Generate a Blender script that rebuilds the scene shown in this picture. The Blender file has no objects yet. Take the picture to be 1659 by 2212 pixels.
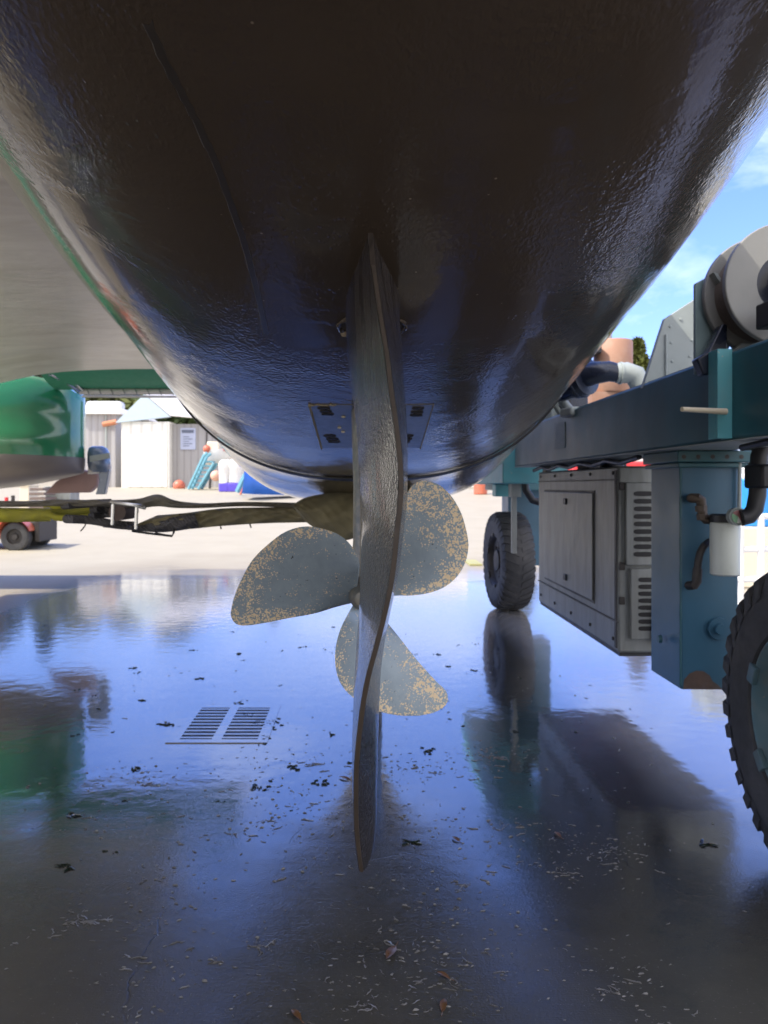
import bpy, bmesh, math, random
from mathutils import Vector, Matrix
random.seed(7)
S = bpy.context.scene
C = S.collection
R = math.radians
H = 1.3                      # eye height above the wash-down slab
F = 1659.0                   # focal length in the pixels the photograph was measured in
U0, V0 = 780.0, 1050.0       # where the lift's straight lines run together
RISE0, RISE1 = 13.0, 42.0    # the yard climbs gently away from the drain


def at(u, v, y):
    """The point at distance y ahead that is seen in direction (u, v)."""
    return Vector(((u - U0) * y / F, y, H - (v - V0) * y / F))


def gz(y):
    if y < RISE0: return 0.0
    t = min(1.0, (y - RISE0) / (RISE1 - RISE0))
    return 1.22 * (t * t * (3 - 2 * t) * .5 + t * .5)


# ------------------------------------------------------------------ materials
def new_mat(name):
    m = bpy.data.materials.new(name); m.use_nodes = True
    nt = m.node_tree
    return m, nt, nt.nodes['Principled BSDF']


class N:
    """small helper to write node graphs"""
    def __init__(s, nt): s.nt = nt
    def add(s, t, **kw):
        n = s.nt.nodes.new(t)
        for k, v in kw.items():
            if hasattr(n, k) and not k[0].isupper(): setattr(n, k, v)
        return n
    def link(s, a, b): s.nt.links.new(a, b)
    def coord(s, which='Object', scale=(1, 1, 1), rot=(0, 0, 0)):
        tc = s.add('ShaderNodeTexCoord'); mp = s.add('ShaderNodeMapping')
        mp.inputs['Scale'].default_value = scale; mp.inputs['Rotation'].default_value = rot
        s.link(tc.outputs[which], mp.inputs['Vector']); return mp.outputs[0]
    def noise(s, vec, scale=5, detail=4, rough=.55, dist=0):
        n = s.add('ShaderNodeTexNoise'); n.inputs['Scale'].default_value = scale
        n.inputs['Detail'].default_value = detail; n.inputs['Roughness'].default_value = rough
        n.inputs['Distortion'].default_value = dist
        s.link(vec, n.inputs['Vector']); return n.outputs['Fac']
    def vor(s, vec, scale=5, feature='F1', rnd=1.0):
        n = s.add('ShaderNodeTexVoronoi'); n.feature = feature
        n.inputs['Scale'].default_value = scale; n.inputs['Randomness'].default_value = rnd
        s.link(vec, n.inputs['Vector']); return n
    def ramp(s, fac, a, b, lo=(0, 0, 0, 1), hi=(1, 1, 1, 1)):
        n = s.add('ShaderNodeMapRange'); n.clamp = True
        n.inputs['From Min'].default_value = a; n.inputs['From Max'].default_value = b
        s.link(fac, n.inputs['Value']); return n.outputs[0]
    def math(s, op, a, b=None, c=None):
        n = s.add('ShaderNodeMath'); n.operation = op
        for i, x in enumerate((a, b, c)):
            if x is None: continue
            if isinstance(x, (int, float)): n.inputs[i].default_value = x
            else: s.link(x, n.inputs[i])
        return n.outputs[0]
    def mix(s, fac, a, b, mode='MIX'):
        n = s.add('ShaderNodeMix'); n.data_type = 'RGBA'; n.blend_type = mode
        if isinstance(fac, (int, float)): n.inputs[0].default_value = fac
        else: s.link(fac, n.inputs[0])
        for i, x in ((6, a), (7, b)):
            if isinstance(x, (tuple, list)): n.inputs[i].default_value = (*x[:3], 1)
            else: s.link(x, n.inputs[i])
        return n.outputs[2]
    def bump(s, h, strength=.3, dist=.01, normal=None):
        n = s.add('ShaderNodeBump'); n.inputs['Strength'].default_value = strength
        n.inputs['Distance'].default_value = dist; s.link(h, n.inputs['Height'])
        if normal is not None: s.link(normal, n.inputs['Normal'])
        return n.outputs[0]


def mat(name, c, rough=.5, metal=0., var=.18, vs=4., dirt=None, dirt_amt=.5, ds=6., chips=None, chip_at=.62, cs=9.,
        bump=.0, bs=40., stretch=(1, 1, 1), coat=0., spec=.5):
    m, nt, b = new_mat(name); n = N(nt)
    co = n.coord('Object', stretch)
    f = n.noise(co, vs, 5, .6)
    lo = tuple(x * (1 - var) for x in c); hi = tuple(min(1, x * (1 + var)) for x in c)
    col = n.mix(f, lo, hi)
    rg = rough
    if dirt:
        d = n.math('MULTIPLY', n.ramp(n.noise(co, ds, 6, .65, .4), .45, .75), dirt_amt)
        col = n.mix(d, col, dirt)
    if chips:
        k = n.ramp(n.noise(n.coord('Object'), cs, 6, .7, .6), chip_at, chip_at + .015)
        col = n.mix(k, col, chips)
    nt.links.new(col, b.inputs['Base Color'])
    r = n.ramp(n.noise(co, vs * 2.3, 4), .2, .8)
    rr = n.math('MULTIPLY_ADD', r, rough * .35, rough * .82)
    nt.links.new(rr, b.inputs['Roughness'])
    b.inputs['Metallic'].default_value = metal
    b.inputs['Coat Weight'].default_value = coat; b.inputs['Coat Roughness'].default_value = .06
    b.inputs['Specular IOR Level'].default_value = spec
    if bump:
        nt.links.new(n.bump(n.noise(co, bs, 3), bump, .004), b.inputs['Normal'])
    return m


M = {}
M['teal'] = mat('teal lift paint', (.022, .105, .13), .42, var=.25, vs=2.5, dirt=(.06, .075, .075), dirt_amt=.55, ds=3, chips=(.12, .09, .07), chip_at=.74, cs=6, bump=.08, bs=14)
M['teal_sunlit'] = mat('sunlit teal paint', (.10, .36, .40), .45, var=.2, dirt=(.2, .3, .3), chips=(.45, .36, .28), chip_at=.66, cs=11)  # lighter copy of the lift teal, with sunlight put into the colour
M['blue_paint'] = mat('blue column paint', (.036, .115, .185), .4, var=.22, vs=2, dirt=(.05, .11, .15), dirt_amt=.6, ds=3, chips=(.09, .06, .045), chip_at=.77, cs=5, bump=.06, bs=10)
M['rust'] = mat('flaked rusty steel', (.085, .055, .042), .75, var=.5, vs=18, dirt=(.12, .16, .19), bump=.6, bs=30)
M['grey_paint'] = mat('pale grey machine paint', (.33, .37, .355), .5, var=.12, dirt=(.22, .24, .22), dirt_amt=.45, bump=.05, bs=16)
M['steel_panel'] = mat('brushed panel', (.245, .26, .25), .45, metal=.25, var=.3, vs=6, dirt=(.12, .115, .1), dirt_amt=.7, ds=3, stretch=(3, 3, .5), bump=.05, bs=30)
M['black'] = mat('black rubber', (.016, .017, .02), .5, var=.4)
M['black_gloss'] = mat('black air cleaner paint', (.012, .017, .032), .28, var=.3)
M['tyre'] = mat('weathered tyre rubber', (.036, .036, .038), .68, var=.5, vs=9, dirt=(.10, .095, .09), dirt_amt=.6, ds=5, bump=.35, bs=45)
M['rim'] = mat('peeling blue rim', (.05, .16, .22), .5, var=.3, vs=6, dirt=(.08, .12, .13), chips=(.50, .42, .30), chip_at=.56, cs=9, bump=.2, bs=20)
M['rim_ring'] = mat('teal rim ring', (.07, .14, .16), .5, var=.3, vs=6, dirt=(.2, .15, .1), chips=(.3, .22, .14), chip_at=.68, cs=14)
M['dark_metal'] = mat('dark fittings', (.05, .045, .042), .55, metal=.4, var=.4, vs=20)
M['seam'] = mat('panel seam', (.10, .10, .095), .6, var=.3)
M['brass'] = mat('grimy pipe fittings', (.11, .085, .065), .55, metal=.4, var=.5, vs=25)
M['white_filter'] = mat('white filter can', (.60, .64, .58), .45, var=.1, dirt=(.4, .42, .36), dirt_amt=.5, ds=4)
M['muffler'] = mat('rust primer muffler', (.42, .23, .15), .7, var=.2, dirt=(.5, .36, .27), ds=9)
M['white'] = mat('white paint', (.74, .73, .69), .5, var=.06, dirt=(.55, .52, .46), dirt_amt=.4)
M['cream'] = mat('cream gelcoat', (.70, .62, .46), .4, var=.1)
M['red'] = mat('red machine paint', (.60, .03, .035), .35, var=.1)
M['orange_red'] = mat('faded orange red paint', (.52, .13, .07), .4, var=.15, dirt=(.5, .2, .12))
M['blue_tarp'] = mat('blue tarpaulin', (.035, .16, .62), .42, var=.25, vs=3, bump=.3, bs=7)
M['blue_bright'] = mat('blue plastic', (.03, .25, .62), .4, var=.1)
M['purple'] = mat('violet plastic', (.10, .07, .5), .4, var=.1)
M['ladder'] = mat('turquoise ladder paint', (.13, .33, .40), .5, var=.15)
M['green_hull'] = mat('glossy green topside', (.03, .23, .10), .16, var=.12, coat=.8, spec=.6)
M['green_canvas'] = mat('green canvas', (.05, .30, .17), .7, var=.12, vs=8)
M['grey_bottom'] = mat('grey bottom paint', (.20, .175, .16), .35, var=.2, vs=1.5, stretch=(.5, 1, 3))
M['pink_bottom'] = mat('faded pink antifouling', (.36, .235, .21), .7, var=.15)
M['chrome'] = mat('polished rail', (.7, .7, .68), .2, metal=.8, var=.1)
M['outboard'] = mat('blue grey outboard cowl', (.12, .16, .22), .25, var=.25, coat=.6)
M['rubble'] = mat('dark clutter', (.16, .12, .10), .8, var=.4, vs=9)
M['shed_white'] = mat('white sheet cladding', (.80, .78, .71), .5, var=.05, stretch=(6, 6, .4))
M['shed_grey'] = mat('grey sheet cladding', (.34, .33, .33), .55, var=.12, stretch=(6, 6, .3))
M['shed_blue'] = mat('pale blue gable', (.45, .55, .62), .5, var=.08)
def ribs(m, sx):
    nt = m.node_tree; n = N(nt); b = nt.nodes['Principled BSDF']; w = n.add('ShaderNodeTexWave'); w.bands_direction = 'X'; w.inputs['Scale'].default_value = sx
    n.link(n.coord('Object'), w.inputs['Vector']); f = n.ramp(w.outputs['Fac'], .0, .25); src = b.inputs['Base Color'].links[0].from_socket
    g_ = n.mix(1.0, src, (.80, .79, .78), 'MULTIPLY'); n.link(n.mix(f, g_, src), b.inputs['Base Color']); n.link(n.bump(w.outputs['Fac'], .6, .03), b.inputs['Normal'])
ribs(M['shed_white'], .55); ribs(M['shed_grey'], .8)
M['roof'] = mat('pale tin roof', (.72, .69, .65), .4, var=.12, stretch=(1, 6, 1))
M['lettering'] = mat('faded dark lettering', (.12, .14, .2), .7)
M['sign'] = mat('faded sign board', (.42, .46, .60), .6, var=.1)
M['bark'] = mat('bark', (.07, .05, .035), .9, var=.4)
M['leaf_a'] = mat('yellow green foliage', (.10, .115, .022), .6, var=.5, vs=.8)
M['leaf_b'] = mat('mid green foliage', (.055, .085, .020), .6, var=.5, vs=.8)
M['leaf_c'] = mat('dark conifer foliage', (.030, .05, .02), .6, var=.5, vs=.8)
M['dead_leaf'] = mat('wet dead leaf', (.15, .075, .03), .3, var=.5, vs=60)
M['weed'] = mat('dark green seaweed', (.012, .022, .014), .2, var=.5, vs=90)
M['grate'] = mat('wet iron grate', (.05, .05, .052), .12, var=.3, vs=20, spec=1, coat=1)
M['grate'].node_tree.nodes['Principled BSDF'].inputs['Coat IOR'].default_value = 2.3
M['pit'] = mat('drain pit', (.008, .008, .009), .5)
M['concrete_block'] = mat('concrete', (.45, .42, .37), .8, var=.2)
M['yellow'] = mat('yellow paint', (.36, .34, .13), .6)


def sling_mat(name, c, c2, wx=60):
    m, nt, b = new_mat(name); n = N(nt)
    co = n.coord('Object')
    w = n.add('ShaderNodeTexWave'); w.wave_type = 'BANDS'; w.bands_direction = 'DIAGONAL'
    w.inputs['Scale'].default_value = wx; w.inputs['Distortion'].default_value = .6
    n.link(n.coord('Object', (1, .2, 1)), w.inputs['Vector'])
    big = n.ramp(n.noise(co, 6, 5, .6, .5), .35, .68)
    col = n.mix(big, c, c2)
    col = n.mix(n.math('MULTIPLY', w.outputs['Fac'], .45), col, tuple(x * .45 for x in c))
    nt.links.new(col, b.inputs['Base Color']); b.inputs['Roughness'].default_value = .75
    nt.links.new(n.bump(n.math('ADD', w.outputs['Fac'], n.math('MULTIPLY', n.noise(co, 5, 3), 3)), .5, .01), b.inputs['Normal'])
    return m


M['sling'] = sling_mat('wet olive sling webbing', (.40, .35, .20), (.22, .19, .10), 55)
M['sling_dark'] = sling_mat('dark sling sleeve', (.13, .125, .125), (.07, .065, .065), 30)
M['sling_yellow'] = sling_mat('yellow sling webbing', (.66, .62, .05), (.40, .38, .09), 60)
M['sling_grey'] = sling_mat('grey brown sling webbing', (.30, .275, .21), (.15, .135, .11), 60)


def hull_mat():
    m, nt, b = new_mat('wet dark antifouling'); n = N(nt)
    co = n.coord('Object')
    big = n.noise(co, 1.1, 4, .6, .3)
    col = n.mix(n.ramp(big, .35, .7), (.080, .060, .044), (.108, .083, .062))
    rst = n.ramp(n.noise(n.coord('Object', (1, 2.2, 1)), 3.1, 7, .75, .8), .66, .8)
    col = n.mix(n.math('MULTIPLY', rst, .5), col, (.09, .045, .025))
    spk = n.vor(co, 21); sp = n.ramp(spk.outputs['Distance'], .022, .05)
    col = n.mix(sp, (.30, .25, .18), col)
    nt.links.new(col, b.inputs['Base Color'])
    patch = n.ramp(n.noise(co, 1.9, 5, .6, .4), .42, .62)
    nt.links.new(n.math('MULTIPLY_ADD', patch, -.11, .26), b.inputs['Roughness'])
    b.inputs['Specular IOR Level'].default_value = .04
    b.inputs['Coat Weight'].default_value = .95; b.inputs['Coat Roughness'].default_value = .025
    b.inputs['Coat IOR'].default_value = 1.25
    fine = n.noise(n.coord('Object', (1, .6, 1)), 150, 2, .5)
    mid = n.noise(n.coord('Object', (1, .35, 1)), 45, 2, .5)
    strong = n.math('MULTIPLY', n.math('ADD', n.math('MULTIPLY', fine, .8), n.math('MULTIPLY', mid, .7)), n.math('MULTIPLY_ADD', patch, .95, .10))
    bp = n.bump(strong, .62, .0034)
    drop = n.ramp(n.vor(n.coord('Object', (1, .6, 1)), 110).outputs['Distance'], .35, .1)
    bp = n.bump(n.math('MULTIPLY', drop, n.ramp(n.noise(co, 3.3, 3), .52, .62)), .3, .0012, bp)
    nt.links.new(bp, b.inputs['Normal']); nt.links.new(bp, b.inputs['Coat Normal'])
    return m


M['hull'] = hull_mat()


def rudder_mat():
    m, nt, b = new_mat('wet brown black rudder paint'); n = N(nt)
    st = n.coord('Object', (1, 1, .6))
    run = n.ramp(n.noise(n.coord('Object', (1, 1, .06)), 34, 4, .6, .5), .47, .56)
    up = n.add('ShaderNodeTexCoord'); sx = n.add('ShaderNodeSeparateXYZ'); n.link(up.outputs['Object'], sx.inputs[0])
    top = n.ramp(sx.outputs['Z'], 1.33, 1.50)
    drips = n.math('MULTIPLY', run, top)
    col = n.mix(n.noise(st, 12, 4), (.017, .0135, .011), (.028, .023, .019))
    col = n.mix(n.ramp(sx.outputs['Z'], 1.40, 1.54), col, (.055, .045, .038))       # dry brown shoulder
    col = n.mix(drips, col, (.028, .024, .021))
    nt.links.new(col, b.inputs['Base Color'])
    nt.links.new(n.math('MULTIPLY_ADD', drips, -.28, .42), b.inputs['Roughness'])
    b.inputs['Specular IOR Level'].default_value = .04
    b.inputs['Coat Weight'].default_value = 1; b.inputs['Coat Roughness'].default_value = .05
    b.inputs['Coat IOR'].default_value = 1.26
    h = n.math('ADD', n.noise(n.coord('Object', (1, 1, .8)), 300, 2, .5), n.math('MULTIPLY', n.noise(n.coord('Object', (1, 1, .8)), 100, 2), .7))
    amt = n.math('MULTIPLY_ADD', top, -.8, 1.0)
    bp = n.bump(n.math('MULTIPLY', h, amt), .75, .004)
    nt.links.new(bp, b.inputs['Normal']); nt.links.new(bp, b.inputs['Coat Normal'])
    return m


M['rudder'] = rudder_mat()
M['edge_strip'] = mat('worn tan trailing strip', (.05, .036, .025), .6, var=.5, vs=25, dirt=(.04, .03, .025), dirt_amt=.8, ds=18)


def blade_mat():
    """grey bronze with pale scale rings left where barnacles sat, thicker towards the worn edges"""
    m, nt, b = new_mat('pitted grey bronze'); n = N(nt)
    co = n.coord('Object')
    a = n.add('ShaderNodeAttribute'); a.attribute_name = 'wear'
    wear = a.outputs['Fac']
    clump = n.noise(co, 26, 4, .6, .3)
    dens = n.math('ADD', n.math('MULTIPLY', wear, .85), n.math('MULTIPLY', n.ramp(clump, .33, .62), .62))
    spots = None
    for sc, k, off in ((135, .46, .03), (240, .50, .10), (75, .40, -.2)):
        v = n.vor(n.coord('Object', (1, .35, 1)), sc)
        sep = n.add('ShaderNodeSeparateColor'); n.link(v.outputs['Color'], sep.inputs[0])
        rad = n.math('MULTIPLY', n.ramp(n.math('ADD', dens, off), .18, 1.0), k)
        keep = n.math('LESS_THAN', sep.outputs[0], n.ramp(n.math('ADD', dens, off), .2, .85))
        rad2 = n.math('MULTIPLY', rad, n.math('MULTIPLY_ADD', sep.outputs[1], .7, .45))
        s = n.math('MULTIPLY', n.math('LESS_THAN', v.outputs['Distance'], rad2), keep)
        spots = s if spots is None else n.math('MAXIMUM', spots, s)
    base = n.mix(n.noise(co, 30, 6, .7, .4), (.20, .26, .31), (.36, .43, .475))
    base = n.mix(n.ramp(n.noise(co, 120, 3), .68, .74), base, (.04, .045, .045))
    tan = n.mix(n.noise(co, 40, 4), (.68, .52, .31), (.86, .72, .50))
    nt.links.new(n.mix(spots, base, tan), b.inputs['Base Color'])
    nt.links.new(n.math('MULTIPLY_ADD', spots, .35, .42), b.inputs['Roughness'])
    nt.links.new(n.math('MULTIPLY_ADD', spots, -.15, .15), b.inputs['Metallic'])
    nt.links.new(n.bump(n.math('ADD', spots, n.math('MULTIPLY', n.noise(co, 200, 3), .4)), .35, .0015), b.inputs['Normal'])
    return m


M['blade'] = blade_mat()
M['bronze'] = mat('grey bronze hub', (.2, .2, .18), .45, metal=.4, var=.4, vs=40, dirt=(.5, .4, .26), ds=40)
M['plate'] = mat('grey green vent plate', (.14, .13, .105), .4, var=.4, vs=20, dirt=(.08, .065, .045), ds=20, coat=.35, bump=.2, bs=60)


def boat_bottom_mat():
    m, nt, b = new_mat('pale wet grey boat bottom'); n = N(nt)
    st = n.coord('Object', (.5, 1.3, 1))
    col = n.mix(n.ramp(n.noise(st, 2.2, 6, .65, .7), .35, .7), (.68, .62, .52), (.88, .83, .73))
    col = n.mix(n.math('MULTIPLY', n.ramp(n.noise(n.coord('Object', (.35, 2.5, 1)), 1.6, 6, .7, 1.2), .56, .7), .5), col, (.68, .66, .62))
    nt.links.new(col, b.inputs['Base Color']); b.inputs['Roughness'].default_value = .3
    nt.links.new(n.bump(n.noise(st, 9, 4), .3, .02), b.inputs['Normal'])
    return m


M['grey_boat'] = boat_bottom_mat()


def ground_mat():
    m, nt, b = new_mat('wet concrete yard'); n = N(nt)
    co = n.coord('Object')
    tc = n.add('ShaderNodeTexCoord'); sx = n.add('ShaderNodeSeparateXYZ'); n.link(tc.outputs['Object'], sx.inputs[0])
    X, Y = sx.outputs['X'], sx.outputs['Y']
    wob = n.math('MULTIPLY', n.math('SUBTRACT', n.noise(n.coord('Object', (.45, 1, 1)), .55, 5, .6, .4), .5), 5.0)
    edge = n.math('ADD', n.math('ADD', Y, wob), n.math('MULTIPLY', n.math('MAXIMUM', n.math('SUBTRACT', -3.3, X), 0), 1.6))
    back = n.ramp(n.math('ADD', Y, n.math('MULTIPLY', wob, .2)), -1.8, -.7)  # unseen slab behind the camera left dry, to bounce sun into the shade
    wet = n.math('MULTIPLY', n.ramp(n.math('ADD', edge, n.math('MULTIPLY', n.math('SUBTRACT', n.noise(co, 2.2, 6, .7), .5), 2.2)), 12.7, 10.0), n.math('MULTIPLY', back, n.ramp(n.math('ADD', X, n.math('MULTIPLY', wob, .15)), -4.3, -3.5)))   # soaked slab round the drain, dry yard beyond; dry left side added to bounce light
    damp = n.ramp(edge, 14.5, 11.5)
    grain = n.noise(co, 90, 4, .7)
    blot = n.noise(co, 1.3, 6, .65, .3)
    dry = n.mix(blot, (.32, .283, .20), (.41, .37, .275))
    dry = n.mix(n.math('MULTIPLY', damp, .7), dry, (.24, .20, .135))
    wetc = n.mix(n.ramp(blot, .3, .7), (.062, .061, .051), (.098, .092, .075))
    wetc = n.mix(n.ramp(grain, .62, .8), wetc, (.24, .23, .21))
    wetc = n.mix(n.ramp(n.noise(co, 3.2, 6, .7), .60, .74), wetc, (.058, .066, .054))
    wv = n.add('ShaderNodeVectorMath'); wv.operation = 'MULTIPLY_ADD'
    nz = n.add('ShaderNodeTexNoise'); nz.inputs['Scale'].default_value = 2.4; nz.inputs['Detail'].default_value = 6
    n.link(co, nz.inputs['Vector']); n.link(nz.outputs['Color'], wv.inputs[0]); wv.inputs[1].default_value = (.45, .45, .45); n.link(co, wv.inputs[2])
    cr = n.vor(wv.outputs[0], .62, 'DISTANCE_TO_EDGE')
    crack = n.math('MULTIPLY', n.ramp(cr.outputs['Distance'], .0032, .001), n.ramp(n.noise(co, 1.7, 2), .47, .55))
    wetc = n.mix(n.math('MULTIPLY', crack, .8), wetc, (.018, .018, .018))
    # standing water thins out towards the near slab, where the brushed finish shows through
    near = n.ramp(n.math('ADD', Y, n.math('MULTIPLY', n.math('SUBTRACT', n.noise(co, 2.2, 5, .6, .3), .5), 1.5)), 1.9, 3.3)
    film = n.math('MULTIPLY', wet, near)
    wetc = n.mix(n.math('MULTIPLY', near, .85), wetc, (.020, .022, .024))      # base darkened under the water film, so reflections keep their contrast
    lane = n.math('MULTIPLY', n.ramp(n.math('ADD', X, n.math('MULTIPLY', wob, .12)), 1.18, 1.42), n.ramp(Y, 2.7, 3.5))
    wetc = n.mix(n.math('MULTIPLY', lane, .8), wetc, (.34, .325, .30))        # paler, only damp strip below the lift
    col = n.mix(wet, dry, wetc)
    nt.links.new(col, b.inputs['Base Color'])
    rg = n.math('MULTIPLY_ADD', film, -.13, .20)
    rg = n.math('ADD', rg, n.math('MULTIPLY', n.ramp(wet, 1, 0), .5))
    nt.links.new(rg, b.inputs['Roughness'])
    b.inputs['IOR'].default_value = 1.5
    nt.links.new(n.math('MULTIPLY_ADD', wet, -.22, .3), b.inputs['Specular IOR Level'])
    nt.links.new(n.math('MULTIPLY', wet, n.math('MULTIPLY_ADD', near, .75, .25)), b.inputs['Coat Weight'])
    pt = n.ramp(n.noise(co, 2.3, 6, .65, .5), .49, .53)          # where the film has drained off the brushed finish
    thin = n.math('MULTIPLY', n.math('MULTIPLY_ADD', near, -1, 1), n.math('MULTIPLY_ADD', pt, .10, .045))
    nt.links.new(n.math('ADD', n.math('MULTIPLY_ADD', n.ramp(n.noise(co, 1.4, 7, .72, .6), .5, .6), .045, .016), thin), b.inputs['Coat Roughness'])
    b.inputs['Coat IOR'].default_value = 3.0
    wvx = n.add('ShaderNodeTexWave'); wvx.bands_direction = 'Y'; wvx.inputs['Scale'].default_value = 55
    wvx.inputs['Distortion'].default_value = 5.5; wvx.inputs['Detail'].default_value = 3
    n.link(n.coord('Object', (.12, 1, 1)), wvx.inputs['Vector'])
    broom = n.math('MULTIPLY', wvx.outputs['Fac'], .14)
    h = n.math('ADD', n.math('ADD', n.noise(co, 140, 3, .6), broom), n.math('MULTIPLY', crack, -.5))
    bp = n.bump(h, .35, .0025)
    nt.links.new(bp, b.inputs['Normal'])
    hw = n.math('ADD', n.math('MULTIPLY', n.noise(co, 9, 3, .5), 1.0), n.math('MULTIPLY', h, n.math('MULTIPLY_ADD', near, -.55, .6)))
    bc = n.bump(hw, .34, .004)
    nt.links.new(bc, b.inputs['Coat Normal'])
    return m


M['ground'] = ground_mat()


# ------------------------------------------------------------------ mesh helpers
class MB:
    def __init__(s): s.bm = bmesh.new()
    def face(s, pts):
        return s.bm.faces.new([s.bm.verts.new(p) for p in pts])
    def box(s, x0, x1, y0, y1, z0, z1, rz=0, piv=None, mtx=None):
        vs = [Vector((x, y, z)) for z in (z0, z1) for y in (y0, y1) for x in (x0, x1)]
        if rz:
            c = Vector(piv) if piv else Vector(((x0 + x1) / 2, (y0 + y1) / 2, 0)); m = Matrix.Rotation(rz, 3, 'Z')
            vs = [m @ (v - c) + c for v in vs]
        if mtx is not None: vs = [mtx @ v for v in vs]
        b = [s.bm.verts.new(v) for v in vs]
        for f in ((0, 2, 3, 1), (4, 5, 7, 6), (0, 1, 5, 4), (2, 6, 7, 3), (0, 4, 6, 2), (1, 3, 7, 5)):
            s.bm.faces.new([b[i] for i in f])
        return s
    def grid(s, rows, closed=False, caps=False):
        vr = [[s.bm.verts.new(p) for p in r] for r in rows]
        k = len(rows[0])
        for i in range(len(rows) - 1):
            for j in range(k if closed else k - 1):
                j2 = (j + 1) % k
                try: s.bm.faces.new((vr[i][j], vr[i][j2], vr[i + 1][j2], vr[i + 1][j]))
                except ValueError: pass
        if caps:
            s.bm.faces.new(vr[0][::-1]); s.bm.faces.new(vr[-1])
        return s
    def tube(s, pts, r, k=10, caps=True):
        pts = [Vector(p) for p in pts]
        rs = r if isinstance(r, (list, tuple)) else [r] * len(pts)
        rows = []; prev = None
        for i, p in enumerate(pts):
            t = (pts[min(i + 1, len(pts) - 1)] - pts[max(i - 1, 0)]).normalized()
            if prev is None:
                a = t.orthogonal().normalized()
            else:
                a = (prev - t * prev.dot(t)).normalized()
            prev = a; bb = t.cross(a)
            rows.append([p + (a * math.cos(q) + bb * math.sin(q)) * rs[i] for q in [2 * math.pi * j / k for j in range(k)]])
        return s.grid(rows, True, caps)
    def lathe(s, prof, centre, axis='X', k=40, caps=True):
        """prof: (along, radius)"""
        rows = []
        c = Vector(centre)
        for a, r in prof:
            row = []
            for j in range(k):
                q = 2 * math.pi * j / k; p, w = math.cos(q) * r, math.sin(q) * r
                row.append(c + Vector({'X': (a, p, w), 'Y': (w, a, p), 'Z': (p, w, a)}[axis]))
            rows.append(row)
        return s.grid(rows, True, caps)
    def prism(s, poly, d):
        """closed polygon of 3-D points pushed along vector d"""
        d = Vector(d); a = [s.bm.verts.new(p) for p in poly]; b = [s.bm.verts.new(Vector(p) + d) for p in poly]
        k = len(a)
        s.bm.faces.new(a[::-1]); s.bm.faces.new(b)
        for i in range(k): s.bm.faces.new((a[i], a[(i + 1) % k], b[(i + 1) % k], b[i]))
        return s
    def build(s, name, m, parent=None, bevel=0, smooth=35, seg=2, recalc=True):
        if recalc: bmesh.ops.recalc_face_normals(s.bm, faces=s.bm.faces)
        me = bpy.data.meshes.new(name); s.bm.to_mesh(me); s.bm.free()
        if m is not None: me.materials.append(m)
        if smooth:
            me.shade_smooth(); me.set_sharp_from_angle(angle=R(smooth))
        o = bpy.data.objects.new(name, me); C.objects.link(o)
        if parent is not None:
            o.parent = parent; o.location = -root_loc(parent)
        if bevel:
            b = o.modifiers.new('Bevel', 'BEVEL'); b.width = bevel; b.segments = seg; b.limit_method = 'ANGLE'; b.angle_limit = R(40)
            b.harden_normals = False
        return o


def root_loc(o):
    v = Vector(o.location)
    while o.parent is not None:
        o = o.parent; v = v + Vector(o.location)
    return v


def tag(o, label=None, cat=None, group=None, kind=None):
    if label: o['label'] = label
    if cat: o['category'] = cat
    if group: o['group'] = group
    if kind: o['kind'] = kind
    return o


def thing(name, loc, label, cat, group=None):
    o = bpy.data.objects.new(name, None); C.objects.link(o); o.location = loc; o.empty_display_size = .2
    return tag(o, label, cat, group)


def lerp(a, b, t): return a + (b - a) * t


def curve(ks, vs, x):
    """smooth interpolation through knots"""
    n = len(ks)
    if x <= ks[0]: return vs[0]
    if x >= ks[-1]: return vs[-1]
    i = max(j for j in range(n - 1) if ks[j] <= x); h = ks[i + 1] - ks[i]; t = (x - ks[i]) / h
    def sl(j):
        if j == 0: return (vs[1] - vs[0]) / (ks[1] - ks[0])
        if j == n - 1: return (vs[-1] - vs[-2]) / (ks[-1] - ks[-2])
        a, b = ks[j] - ks[j - 1], ks[j + 1] - ks[j]
        return (a * a * vs[j + 1] + (b * b - a * a) * vs[j] - b * b * vs[j - 1]) / max(1e-12, a * b * (a + b))
    return ((2 * t**3 - 3 * t**2 + 1) * vs[i] + (t**3 - 2 * t**2 + t) * h * sl(i)
            + (-2 * t**3 + 3 * t**2) * vs[i + 1] + (t**3 - t**2) * h * sl(i + 1))


def resample(pts, n):
    pts = [Vector(p) for p in pts]
    L = [0.0]
    for a, b in zip(pts, pts[1:]): L.append(L[-1] + (b - a).length)
    return [Vector([curve(L, [p[k] for p in pts], L[-1] * i / (n - 1)) for k in range(len(pts[0]))]) for i in range(n)]


# ------------------------------------------------------------------ ground
ys = [-60, -20, -5, 0, 3, 6, 9, 12, 13] + [13 + i * 1.5 for i in range(1, 21)] + [50, 70, 120, 250, 600, 2500]
xs = [-2500, -600, -150, -60, -30, -15, -8, -4, -2, 0, 2, 4, 8, 15, 30, 60, 150, 600, 2500]
g = MB(); g.grid([[Vector((x, y, gz(y))) for x in xs] for y in ys])
go = g.build('ground', M['ground']); tag(go, kind='structure')
for p in go.data.polygons:
    if p.normal.z < 0: p.flip()

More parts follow.
